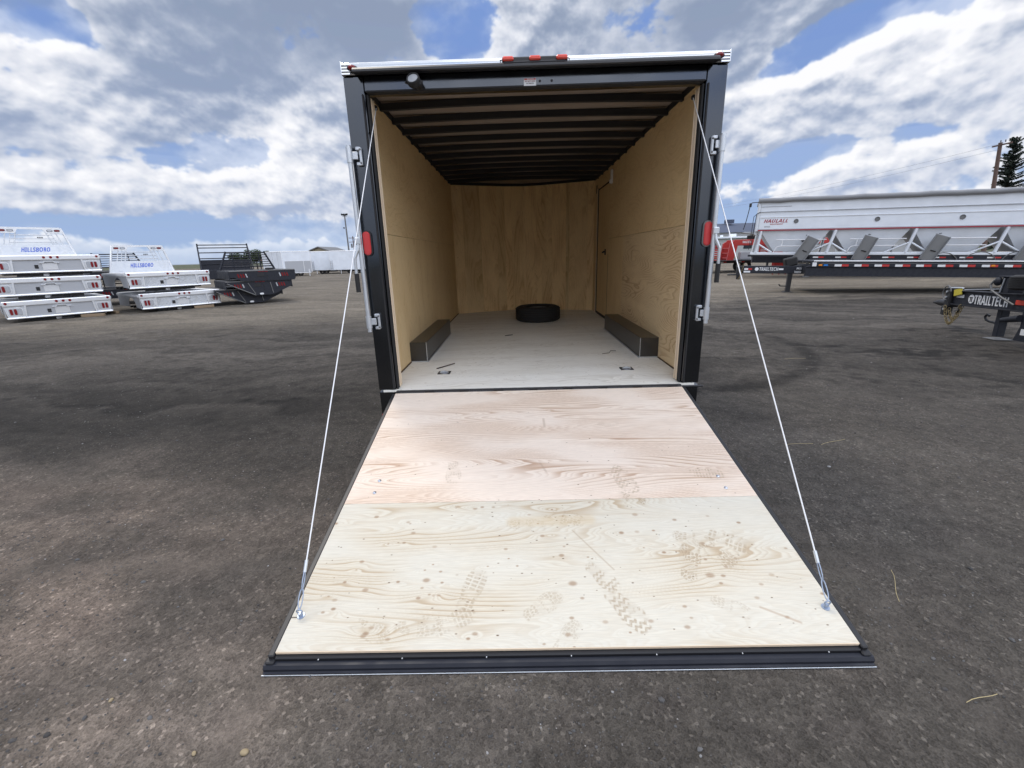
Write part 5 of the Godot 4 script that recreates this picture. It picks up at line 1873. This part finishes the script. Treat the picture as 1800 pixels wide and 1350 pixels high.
func build_near_tongue() -> void:
	var t := thing("trailer_tongue", "black trailer tongue with white lettering, drop leg jack and gold chains at the right", "trailer", Vector3(8.13, 0.0, -5.16), -107.0, "", 2.4)
	var g: Geo
	var y := 0.58
	g = Geo.new()
	g.box(Vector3(1.9, y, 0.0), Vector3(3.7, 0.235, 0.05), 0.006)
	g.box(Vector3(1.9, y + 0.125, 0.0), Vector3(3.7, 0.02, 0.13), 0.004)
	g.box(Vector3(1.9, y - 0.125, 0.0), Vector3(3.7, 0.02, 0.13), 0.004)
	var bm := part("beam", g, M.navy, t)
	g = Geo.new()
	g.box(Vector3(1.9, y - 0.02, -0.5), Vector3(3.7, 0.25, 0.06), 0.006, Basis(Vector3.UP, -0.18))
	part("beam", g, M.navy, t)
	words("TRAILTECH", 0.155, M.white, bm, Vector3(1.13, y - 0.012, 0.027), Basis.IDENTITY, "maker_name", 0.80)
	g = Geo.new()
	g.lathe([Vector2(0.078, 0), Vector2(0.074, 0.004), Vector2(0.0, 0.004)], Vector3(0.64, y - 0.005, 0.0255), Basis(Vector3.RIGHT, PI / 2), 20)
	var lg := part("round_logo", g, M.white, bm)
	g = Geo.new()
	g.box(Vector3(0.64, y + 0.02, 0.0305), Vector3(0.09, 0.018, 0.003))
	g.box(Vector3(0.625, y - 0.02, 0.0305), Vector3(0.02, 0.07, 0.003))
	g.box(Vector3(0.662, y - 0.02, 0.0305), Vector3(0.02, 0.07, 0.003))
	part("logo_letters", g, M.ink, lg)
	g = Geo.new()
	g.box(Vector3(0.33, y + 0.03, 0.028), Vector3(0.21, 0.055, 0.004))
	part("label", g, M.white, bm)
	g = Geo.new()
	g.box(Vector3(1.80, y - 0.0, 0.03), Vector3(0.22, 0.075, 0.016), 0.012)
	part("red_marker", g, M.red_bright, bm)
	g = Geo.new()
	g.box(Vector3(0.06, y + 0.0, 0.0), Vector3(0.17, 0.37, 0.17), 0.02)
	g.box(Vector3(0.0, y - 0.25, 0.02), Vector3(0.13, 0.18, 0.14), 0.02)
	g.bar(Vector3(0.0, y - 0.12, 0.0), Vector3(-0.28, y - 0.12, 0.0), 0.075, 0.06, 12)
	g.bar(Vector3(-0.28, y - 0.12, 0.0), Vector3(-0.50, y - 0.13, 0.0), 0.06, 0.018, 12)
	var cp := part("coupler", g, M.black_satin, t)
	g = Geo.new()
	for yy in [0.1, 0.0, -0.22]:
		g.bar(Vector3(0.04, y + yy, 0.08), Vector3(0.04, y + yy, 0.105), 0.022, 0.022, 6)
	part("bolt", g, M.zinc, cp)
	g = Geo.new()
	var lp := []
	for k in 15:
		var a := lerpf(0.2, PI * 1.6, k / 14.0)
		lp.append(Vector3(0.07 + cos(a) * 0.12, y + 0.08 + sin(a) * 0.13, 0.11))
	g.path(lp, 0.01, 6)
	part("cable_loop", g, M.steel_grey, cp)
	g = Geo.new()
	g.bar(Vector3(0.02, y + 0.17, 0.06), Vector3(0.42, y + 0.18, 0.06), 0.016, 0.016, 8)
	g.bar(Vector3(0.42, y + 0.15, 0.04), Vector3(1.3, y + 0.19, 0.04), 0.008, 0.008, 6)
	part("latch_rod", g, M.zinc, cp)
	g = Geo.new()
	g.box(Vector3(0.30, y + 0.10, 0.06), Vector3(0.22, 0.12, 0.02), 0.008, Basis(Vector3.BACK, 0.2))
	part("yellow_tag", g, M.yellow, cp)
	g = Geo.new()
	chain(g, Vector3(0.08, y - 0.16, 0.10), Vector3(0.46, y - 0.12, 0.06), 0.34, 22, 0.05, 0.013)
	chain(g, Vector3(0.12, y - 0.20, 0.05), Vector3(0.40, y - 0.13, 0.0), 0.24, 16, 0.05, 0.013)
	var chm := part("safety_chain", g, M.rust, t)
	g = Geo.new()
	g.path([Vector3(0.42, y - 0.12, 0.06), Vector3(0.44, y - 0.22, 0.07), Vector3(0.40, y - 0.27, 0.07), Vector3(0.36, y - 0.23, 0.07)], 0.014, 8)
	part("chain_hook", g, M.black_satin, chm)
	# drop leg jack
	g = Geo.new()
	g.box(Vector3(1.27, 0.29, -0.10), Vector3(0.11, 0.58, 0.11), 0.008)
	var jk := part("jack_leg", g, M.navy, t)
	g = Geo.new()
	g.box(Vector3(1.27, -0.045, -0.10), Vector3(0.30, 0.016, 0.24), 0.004)
	part("foot_plate", g, M.steel_grey, jk)
	g = Geo.new()
	g.path([Vector3(1.23, 0.20, -0.10), Vector3(1.02, 0.22, -0.08), Vector3(0.94, 0.24, -0.08), Vector3(0.90, 0.29, -0.08), Vector3(0.94, 0.33, -0.08), Vector3(1.0, 0.31, -0.08)], 0.018, 8)
	part("spring_pin", g, M.black_satin, jk)
	g = Geo.new()
	g.box(Vector3(1.36, y + 0.25, -0.08), Vector3(0.22, 0.26, 0.2), 0.02)
	g.box(Vector3(1.38, y + 0.39, -0.08), Vector3(0.36, 0.02, 0.24), 0.005)
	g.ball(Vector3(1.22, y + 0.31, 0.04), Vector3(0.06, 0.07, 0.05), 12, 8)
	part("jack_head", g, M.navy, jk)
	g = Geo.new()
	g.path([Vector3(1.22, y + 0.34, 0.08), Vector3(1.17, y + 0.26, 0.1), Vector3(1.22, y + 0.17, 0.1), Vector3(1.48, y + 0.06, 0.09), Vector3(1.70, y - 0.04, 0.05)], 0.016, 8)
	part("brake_hose", g, M.steel_grey, t)
	g = Geo.new()
	g.bar(Vector3(1.30, y + 0.14, 0.03), Vector3(1.34, y + 0.36, 0.03), 0.012, 0.012, 8)
	part("tie_strap", g, M.zinc, t)
	# spare tyre lying flat on a bracket
	g = Geo.new()
	tyre_shape(g, Vector3(2.0, y + 0.31, -0.06), 0.37, 0.22, 6)
	part("spare_tyre", g, M.rubber, t)
	g = Geo.new()
	g.box(Vector3(2.0, y + 0.165, -0.06), Vector3(0.3, 0.10, 0.2), 0.01)
	part("tyre_bracket", g, M.black_flat, t)
	# chain tray bracket below
	g = Geo.new()
	g.prism(PackedVector2Array([Vector2(1.96, 0.46), Vector2(2.6, 0.47), Vector2(2.6, 0.02), Vector2(1.90, 0.02), Vector2(1.98, 0.24)]), -0.02, 0.08)
	g.bar(Vector3(1.62, 0.30, 0.10), Vector3(1.98, 0.36, 0.10), 0.04, 0.055, 10)
	var br := part("step_bracket", g, M.navy, t)
	tape(br, 2.02, 0.16, 0.083, 0.1, 0.09)

func tyre_shape(g: Geo, at: Vector3, r: float, h: float, grooves: int) -> void:
	var prof := [Vector2(r * 0.56, -h * 0.42), Vector2(r * 0.62, -h * 0.48), Vector2(r * 0.84, -h * 0.5), Vector2(r * 0.95, -h * 0.42)]
	for k in grooves:
		var a := -h * 0.38 + h * 0.76 * k / grooves
		var b := -h * 0.38 + h * 0.76 * (k + 1) / grooves
		var w := (b - a) * 0.14
		prof.append_array([Vector2(r * 0.992, a + w), Vector2(r * 0.999, b - w), Vector2(r * 0.965, b - w * 0.5), Vector2(r * 0.965, b + w * 0.5)])
	prof.append_array([Vector2(r * 0.95, h * 0.42), Vector2(r * 0.84, h * 0.5), Vector2(r * 0.62, h * 0.48), Vector2(r * 0.56, h * 0.42), Vector2(r * 0.5, h * 0.2), Vector2(r * 0.5, -h * 0.2), Vector2(r * 0.56, -h * 0.42)])
	g.lathe(prof, at, Basis.IDENTITY, 48)

func build_red_trailers() -> void:
	for k in 2:
		var at := Vector3(14.9, 0, -28.1) if k == 0 else Vector3(19.2, 0, -30.0)
		var t := thing("gooseneck_trailer", ["red gooseneck trailer behind the hopper trailer's front end", "red gooseneck trailer seen through the gap between the hoppers"][k], "trailer", at, -4.0)
		var g := Geo.new()
		g.box(Vector3(1.8, 1.98, 0), Vector3(4.0, 0.38, 0.16), 0.02)
		g.box(Vector3(1.8, 1.98, -1.3), Vector3(4.0, 0.38, 0.16), 0.02)
		part("neck_beam", g, M.red_paint, t)
		for s in [0.0, -1.3]:
			g = Geo.new()
			g.prism(PackedVector2Array([Vector2(-0.58, 0.8), Vector2(-0.15, 0.8), Vector2(0.05, 1.80), Vector2(-0.05, 2.17), Vector2(-0.45, 1.95)]), s - 0.07, s + 0.07)
			part("neck_post", g, M.red_paint, t)
		for q in [0.98, 1.3, 1.62]:
			g = Geo.new()
			g.box(Vector3(-0.42, q, -0.65), Vector3(0.12, 0.07, 1.2), 0.01)
			part("cross_bar", g, M.red_paint, t)
		words("TRAILTECH", 0.14, M.white, t, Vector3(0.6, 2.0, 0.082), Basis.IDENTITY, "maker_name", 0.55)
		g = Geo.new()
		g.box(Vector3(-1.2, 0.72, 0.0), Vector3(6.5, 0.16, 0.14), 0.01)
		g.box(Vector3(-1.2, 0.72, -1.3), Vector3(6.5, 0.16, 0.14), 0.01)
		g.box(Vector3(-1.2, 0.82, -0.65), Vector3(6.5, 0.05, 2.2), 0.01)
		part("deck", g, M.black_satin, t)
		for j in 4:
			tape(t, -3.4 + 1.2 * j, 0.72, 0.075, 0.2, 0.06)
		for xx in [-1.0, 0.2]:
			g = Geo.new()
			g.box(Vector3(xx, 0.34, 0.0), Vector3(0.12, 0.68, 0.12), 0.01)
			part("jack_leg", g, M.black_satin, t)
		for xx in [-0.6, -0.1]:
			g = Geo.new()
			g.lathe([Vector2(0.2, -0.1), Vector2(0.34, -0.11), Vector2(0.38, -0.06), Vector2(0.38, 0.06), Vector2(0.34, 0.11), Vector2(0.2, 0.1)], Vector3(xx - 2.4, 0.38, -0.05), Basis(Vector3.RIGHT, PI / 2), 18)
			part("wheel", g, M.rubber, t)
		# folded ramp with slots
		g = Geo.new()
		for xx in [-1.72, -1.22]:
			g.box(Vector3(xx, 1.32, 0.15), Vector3(0.09, 1.05, 0.08), 0.01)
		for j in 8:
			g.box(Vector3(-1.47, 0.85 + 0.133 * j, 0.15), Vector3(0.45, 0.085, 0.06), 0.008)
		part("folded_ramp", g, M.red_paint, t)
		g = Geo.new()
		tyre_shape(g, Vector3(1.3, 2.32, -0.6), 0.42, 0.26, 4)
		part("spare_tyre", g, M.rubber, t)
		g = Geo.new()
		g.box(Vector3(0.75, 1.12, -0.4), Vector3(0.75, 0.5, 0.4), 0.03)
		part("tool_box", g, M.alu_dull, t)
	var c := thing("steel_crate", "red steel crate under the front of the white hopper trailer", "crate", Vector3(15.6, 0.0, -24.6), -10.0)
	var g := Geo.new()
	g.box(Vector3(0.5, 0.78, -0.3), Vector3(1.0, 0.9, 0.04))
	part("back_sheet", g, M.red_paint, c)
	g = Geo.new()
	for q in [0.32, 0.7, 1.1]:
		g.box(Vector3(0.5, q, 0.0), Vector3(1.05, 0.06, 0.05), 0.008)
	part("rail", g, M.red_paint, c)
	for xx in [0.0, 0.36, 0.72, 1.0]:
		g = Geo.new()
		g.box(Vector3(xx, 0.6, 0.0), Vector3(0.06, 1.2, 0.05), 0.008)
		part("post", g, M.red_paint, c)

# ------------------------------------------------------------------ far things
func leaf_cloud(g: Geo, blobs: Array, count: int, size: float, sd: int) -> void:
	var r := RandomNumberGenerator.new()
	r.seed = sd
	g.coloured = true
	for i in count:
		var b = blobs[r.randi() % blobs.size()]
		var d := Vector3(r.randfn(), r.randfn(), r.randfn()).normalized()
		var p: Vector3 = b[0] + d * b[1] * pow(r.randf(), 0.4) * Vector3(1.0, 0.85, 1.0)
		var n := (d + Vector3(r.randfn(), r.randfn(), r.randfn()) * 0.5).normalized()
		var a := n.cross(Vector3(r.randfn(), r.randfn(), r.randfn())).normalized()
		var c := n.cross(a)
		var s := size * r.randf_range(0.6, 1.4)
		var l := r.randf_range(0.7, 1.35)
		g.tint = Color(0.040 * l, 0.062 * l, 0.022 * l)
		g.tri(p - a * s, p + a * s, p + c * s * 1.3, n, n, n)

func build_far() -> void:
	var g: Geo
	var leaf := mat(Color.WHITE, 0.8)
	leaf.vertex_color_use_as_albedo = true
	# clump of trees behind the black beds
	var spots := [[Vector3(-60.4, 0, -96), 3.9, 2.2], [Vector3(-57.2, 0, -97), 4.7, 2.4], [Vector3(-54.6, 0, -96), 4.2, 1.9]]
	for k in 3:
		var t := thing("broadleaf_tree", ["round green tree left of the tallest one in the far clump", "tallest green tree in the middle of the far clump", "green tree at the right of the far clump beside the white trailers"][k], "tree", spots[k][0], 0.0, "trees beyond the yard")
		var H: float = spots[k][1]
		var R: float = spots[k][2]
		g = Geo.new()
		g.bar(Vector3.ZERO, Vector3(0, H * 0.6, 0), 0.16, 0.07, 8)
		for j in 5:
			var a := j * 1.3 + k
			g.bar(Vector3(0, H * 0.35, 0), Vector3(cos(a) * R * 0.6, H * 0.75, sin(a) * R * 0.6), 0.06, 0.02, 6)
		part("trunk", g, M.bark, t)
		g = Geo.new()
		rng.seed = 900 + k
		var blobs := []
		for j in 16:
			blobs.append([Vector3(rng.randf_range(-1, 1) * R * 0.75, H * rng.randf_range(0.42, 0.82), rng.randf_range(-1, 1) * R * 0.75), R * rng.randf_range(0.28, 0.45)])
		leaf_cloud(g, blobs, 5200, 0.10, 40 + k)
		part("crown", g, leaf, t)
	# spruce
	var sp := thing("spruce_tree", "dark spruce tree standing behind the hopper trailer at the right edge", "tree", Vector3(63.4, 0, -58.0), 0.0, "", 5.0)
	g = Geo.new()
	g.bar(Vector3.ZERO, Vector3(0.0, 14.0, 0), 0.24, 0.03, 8)
	part("trunk", g, M.bark, sp)
	g = Geo.new()
	g.coloured = true
	rng.seed = 31
	var y := 1.2
	while y < 13.9:
		var f := (14.3 - y) / 13.0
		var n := 3
		for j in n:
			var a := rng.randf() * TAU
			var len_ := (0.28 + 3.1 * pow(f, 0.85)) * rng.randf_range(0.45, 1.12)
			var dirv := Vector3(cos(a), 0, sin(a))
			var droop := lerpf(0.35, -0.28, f) * rng.randf_range(0.6, 1.3)
			var steps := int(14 + len_ * 26)
			for q in steps:
				var tt := (q + rng.randf()) / steps
				var c0 := Vector3(0, y, 0) + dirv * len_ * tt + Vector3.UP * (droop * len_ * tt + 0.35 * len_ * tt * tt * 0.5)
				var wd := 0.10 + 0.42 * len_ * 0.3 * (1.0 - tt) + 0.06
				for m in 3:
					var sd := dirv.cross(Vector3.UP) * rng.randf_range(-1, 1) * wd + Vector3.DOWN * rng.randf_range(0.0, 0.22)
					var tip := c0 + sd + dirv * rng.randf_range(0.05, 0.22)
					var nn := Vector3(rng.randfn() * 0.4, 1.0, rng.randfn() * 0.4).normalized()
					var sdv := nn.cross(tip - c0).normalized() * 0.055
					var l := rng.randf_range(0.7, 1.3)
					g.tint = Color(0.022 * l, 0.036 * l, 0.024 * l)
					g.tri(c0 - sdv, c0 + sdv, tip, nn, nn, nn)
		y += lerpf(0.08, 0.14, f) + rng.randf() * 0.06
	part("crown", g, leaf, sp)
	# utility poles and wires
	var up := thing("utility_pole", "brown wooden utility pole beside the spruce tree", "utility pole", Vector3(42.6, 0, -38.9), 0.0, "", 6.0)
	g = Geo.new()
	g.bar(Vector3.ZERO, Vector3(0, 9.75, 0), 0.19, 0.135, 12)
	part("pole", g, M.pole_wood, up)
	g = Geo.new()
	g.box(Vector3(0, 9.55, 0.16), Vector3(0.12, 0.12, 1.6), 0.01)
	part("crossarm", g, M.pole_wood, up)
	for q in [-0.15, 0.25]:
		g = Geo.new()
		g.lathe([Vector2(0.0, 0.0), Vector2(0.05, 0.0), Vector2(0.03, 0.06), Vector2(0.05, 0.1), Vector2(0.03, 0.2), Vector2(0.0, 0.22)], Vector3(q, 9.72, 0.16), Basis.IDENTITY, 10)
		part("insulator", g, M.steel_grey, up)
	for k in 2:
		g = Geo.new()
		var a := Vector3(41.5, 9.6 - 0.45 * k, -38.5)
		var b := Vector3(28.0, 9.6 - 0.45 * k, -102.0)
		var prev := a
		for i in 24:
			var tt := (i + 1) / 24.0
			var nx := a.lerp(b, tt) + Vector3.DOWN * 1.1 * 4.0 * tt * (1.0 - tt)
			g.bar(prev, nx, 0.008, -1.0, 5, false)
			prev = nx
		var w := part("power_line", g, M.steel_grey)
		tag(w, ["upper thin power line strung from the brown utility pole", "lower thin power line strung from the brown utility pole"][k], "power line", "power lines over the yard")
	var lp := thing("floodlight_pole", "tall grey floodlight pole with a cluster of lamps behind the white trailers", "light pole", Vector3(-26.0, 0, -68.0))
	g = Geo.new()
	g.bar(Vector3.ZERO, Vector3(0, 8.1, 0), 0.13, 0.09, 10)
	part("pole", g, M.steel_grey, lp)
	g = Geo.new()
	g.box(Vector3(0, 7.95, 0), Vector3(0.7, 0.06, 0.06))
	part("bracket", g, M.steel_grey, lp)
	for q in [-0.38, -0.13, 0.13, 0.38]:
		g = Geo.new()
		g.box(Vector3(q, 8.18 + 0.1 * absf(q), 0.05), Vector3(0.2, 0.3, 0.22), 0.04, Basis(Vector3.BACK, -q * 1.2) * Basis(Vector3.RIGHT, 0.3))
		part("floodlight", g, M.black_flat, lp)
	g = Geo.new()
	g.ball(Vector3(-0.28, 6.3, 0.1), Vector3(0.12, 0.12, 0.12), 10, 6)
	part("horn", g, M.black_flat, lp)
	var p2 := thing("utility_pole", "small distant utility pole with two crossarms left of the black trailer", "utility pole", Vector3(-29.7, 0, -81.0))
	g = Geo.new()
	g.bar(Vector3.ZERO, Vector3(0, 5.7, 0), 0.12, 0.09, 8)
	part("pole", g, M.pole_wood, p2)
	for q in [5.4, 4.7]:
		g = Geo.new()
		g.box(Vector3(0, q, 0), Vector3(1.5, 0.1, 0.1))
		part("crossarm", g, M.pole_wood, p2)
	g = Geo.new()
	g.bar(Vector3(-0.35, 3.7, 0), Vector3(-0.35, 4.4, 0), 0.14, 0.14, 10)
	part("transformer", g, M.steel_grey, p2)
	# houses beyond the white trailers
	house("tan gable roofed house peeking over the white trailers", Vector3(-36.4, 0, -76.0), 4.6, 2.95, 3.72, M.steel_grey, mat(lin(0.36, 0.32, 0.23), 0.8))
	house("low brown roofed shed left of the white trailers", Vector3(-45.0, 0, -78.0), 6.5, 2.0, 3.1, M.roof_brown, M.wall_pale)
	# long grey building on the right
	var b := thing("metal_building", "long pale metal building with a blue grey roof behind the red trailers", "building", Vector3(42.0, 0, -113.0))
	g = Geo.new()
	g.prism(PackedVector2Array([Vector2(0, 0), Vector2(0, 5.6), Vector2(-12.0, 8.05), Vector2(-24, 5.6), Vector2(-24, 0)]), -66, 0, Transform3D(Basis(Vector3(0, 0, 1), Vector3.UP, Vector3(-1, 0, 0)), Vector3.ZERO))
	var wl := part("wall", g, M.wall_pale, b)
	g = Geo.new()
	g.prism(PackedVector2Array([Vector2(0.6, 5.55), Vector2(-12.0, 8.3), Vector2(-24.6, 5.55), Vector2(-12.0, 8.12)]), -67, 0.8, Transform3D(Basis(Vector3(0, 0, 1), Vector3.UP, Vector3(-1, 0, 0)), Vector3.ZERO))
	var rf := part("roof", g, M.roof_grey, b)
	g = Geo.new()
	g.box(Vector3(15.5, 8.7, -10), Vector3(2.0, 0.9, 1.6), 0.03)
	part("roof_unit", g, M.roof_grey, rf)
	for k in 9:
		g = Geo.new()
		g.box(Vector3(6.0 + 3.6 * k, 3.6, 0.02), Vector3(2.2, 1.1, 0.1), 0.02)
		part("window", g, M.glass_dark, b)
	for k in 3:
		g = Geo.new()
		g.box(Vector3(9.0 + 9.0 * k, 1.6, 0.03), Vector3(3.2, 3.1, 0.1), 0.02)
		part("overhead_door", g, mat(lin(0.25, 0.27, 0.3), 0.6), b)
	var c := thing("low_building", "low pale building with flat white roof edge in front of the metal building", "building", Vector3(38.0, 0, -96.0))
	g = Geo.new()
	g.box(Vector3(14, 1.9, -5), Vector3(34, 3.8, 10))
	part("wall", g, M.wall_pale, c)
	g = Geo.new()
	g.box(Vector3(14, 3.95, -5), Vector3(35, 0.35, 11), 0.03)
	g.box(Vector3(9.6, 4.4, -3), Vector3(1.2, 0.7, 1.0), 0.03)
	g.box(Vector3(7.2, 4.3, -3), Vector3(0.5, 0.5, 0.5), 0.03)
	part("roof", g, M.white_paint, c)
	for k in 8:
		g = Geo.new()
		g.box(Vector3(1.5 + 3.4 * k, 2.2, 0.02), Vector3(1.8, 1.2, 0.1), 0.02)
		part("window", g, M.glass_dark, c)
	# white sheds behind the hoppers, right of frame
	var s2 := thing("storage_shed", "low grey storage shed glimpsed under the white hoppers", "shed", Vector3(46.0, 0, -62.0))
	part("wall", B(Vector3(9, 1.3, -3), Vector3(20, 2.6, 6), 0.02), M.wall_pale, s2)
	part("roof", B(Vector3(9, 2.7, -3), Vector3(21, 0.2, 7), 0.02), M.roof_grey, s2)

func house(label: String, at: Vector3, w: float, eave: float, peak: float, rm: Material, wm: Material) -> void:
	var t := thing("house", label, "house", at)
	var g := Geo.new()
	g.prism(PackedVector2Array([Vector2(0, 0), Vector2(w, 0), Vector2(w, eave), Vector2(w / 2, peak), Vector2(0, eave)]), -8.0, 0.0)
	part("wall", g, wm, t)
	g = Geo.new()
	for s in [-1.0, 1.0]:
		var a := Vector2(w / 2 + s * (w / 2 + 0.4), eave - 0.15)
		var b := Vector2(w / 2, peak + 0.06)
		g.prism(PackedVector2Array([a, b, b + Vector2(0, 0.16), a + Vector2(0, 0.16)]), -8.3, 0.4)
	part("roof", g, rm, t)
	g = Geo.new()
	g.box(Vector3(w / 2, eave * 0.6, 0.02), Vector3(1.0, 1.0, 0.08), 0.02)
	part("window", g, M.glass_dark, t)

# ------------------------------------------------------------------ small loose things
func build_litter() -> void:
	var g: Geo
	var ty := thing("loose_tyre", "black tyre lying flat on the trailer floor near the nose", "tyre", Vector3(0.185, HF, -3.79))
	g = Geo.new()
	tyre_shape(g, Vector3(0, 0.118, 0), 0.362, 0.235, 5)
	part("tread", g, M.rubber, ty)
	g = Geo.new()
	g.lathe([Vector2(0.20, 0.04), Vector2(0.19, 0.10), Vector2(0.10, 0.08), Vector2(0.0, 0.085)], Vector3(0, 0.1, 0), Basis.IDENTITY, 24)
	part("rim", g, M.steel_grey, ty)
	var rd := thing("steel_rod", "thin dark rod lying on the trailer floor by the left tie ring", "rod", Vector3(-0.864, HF, -0.76))
	g = Geo.new()
	g.bar(Vector3(-0.072, 0.006, 0.097), Vector3(0.072, 0.006, -0.097), 0.0055, 0.0055, 8)
	part("rod", g, mat(lin(0.035, 0.02, 0.012), 0.6), rd)
	var lf := thing("dry_leaf", "small dark leaf on the middle of the trailer floor", "leaf", Vector3(-0.274, HF, -2.40))
	g = Geo.new()
	g.prism(PackedVector2Array([Vector2(-0.05, -0.03), Vector2(0.0, -0.005), Vector2(0.055, 0.035), Vector2(0.0, 0.02)]), 0.0, 0.008, Transform3D(Basis(Vector3.RIGHT, Vector3(0, 0, -1), Vector3.UP), Vector3(0, 0.002, 0)))
	part("blade", g, mat(lin(0.02, 0.015, 0.012), 0.8), lf)
	var tw := thing("twig", "short crooked twig on the trailer floor by the right wheel box", "twig", Vector3(0.815, HF, -1.2))
	g = Geo.new()
	g.path([Vector3(-0.08, 0.004, 0.06), Vector3(0.0, 0.006, 0.03), Vector3(0.03, 0.012, -0.05), Vector3(0.09, 0.005, -0.07)], 0.0028, 6)
	part("stem", g, M.bark, tw)
	# straw on the gravel
	var straws := [[1.62, 1.66, 0.35, 1.1, "long pale straw on the gravel right of the ramp's lip"], [1.47, 2.22, 0.20, 0.3, "bent straw leaning at the ramp lip's right end"], [1.28, 2.56, 0.34, -0.95, "long dry stalk at the bottom edge below the ramp's right corner"], [3.05, 1.0, 0.30, 0.5, "dry stalk far right of the ramp among light gravel"], [2.15, 0.05, 0.34, 0.15, "straight straw on the ground beyond the right cable"], [2.45, 0.02, 0.40, 0.45, "longer straw right of the straight one by the right cable"], [0.52, 2.62, 0.22, 0.25, "short straw in front of the ramp lip"], [2.6, 1.35, 0.26, 0.8, "thin curved straw right of the ramp, half buried"], [3.9, -2.9, 0.45, 0.15, "pale straw lying by the dark ruts at right"]]
	for q in straws:
		var s := thing("dry_straw", q[4], "straw", Vector3(q[0], 0.0, q[1]), rad_to_deg(q[3]), "dry straws on the gravel")
		g = Geo.new()
		var L: float = q[2] * 0.7
		var pts := []
		for k in 6:
			var tt := k / 5.0 - 0.5
			pts.append(Vector3(tt * L, 0.006 + 0.02 * (0.25 - tt * tt), 0.05 * L * sin(tt * 4.0)))
		g.path(pts, 0.0012, 5)
		part("stem", g, M.straw, s)
	var stones := [[1.47, 2.50, 0.015, "largest tan stone at the bottom right of the gravel"], [1.66, 2.42, 0.010, "yellowish pebble upper left of a flat pale pebble"], [1.78, 2.40, 0.010, "flat pale pebble right of the yellowish one"], [-1.10, 2.37, 0.015, "tan flat stone left of the ramp's lip"], [-1.27, 2.37, 0.009, "small pale stone beside the tan flat stone at left"], [-1.72, 2.18, 0.009, "small cream stone at far bottom left"]]
	rng.seed = 5
	for q in stones:
		var s := thing("pebble", q[3], "stone", Vector3(q[0], 0.0, q[1]), rng.randf() * 360.0, "single stones on the gravel")
		g = Geo.new()
		g.ball(Vector3(0, q[2] * 0.35, 0), Vector3(q[2], q[2] * 0.55, q[2] * 0.7), 12, 8)
		for i in g.v.size():
			g.v[i] *= 1.0 + 0.07 * sin(g.v[i].x * 190.0 + g.v[i].z * 120.0 + g.v[i].y * 240.0)
		part("stone", g, mat(lin(0.30, 0.235, 0.14), 0.8), s)
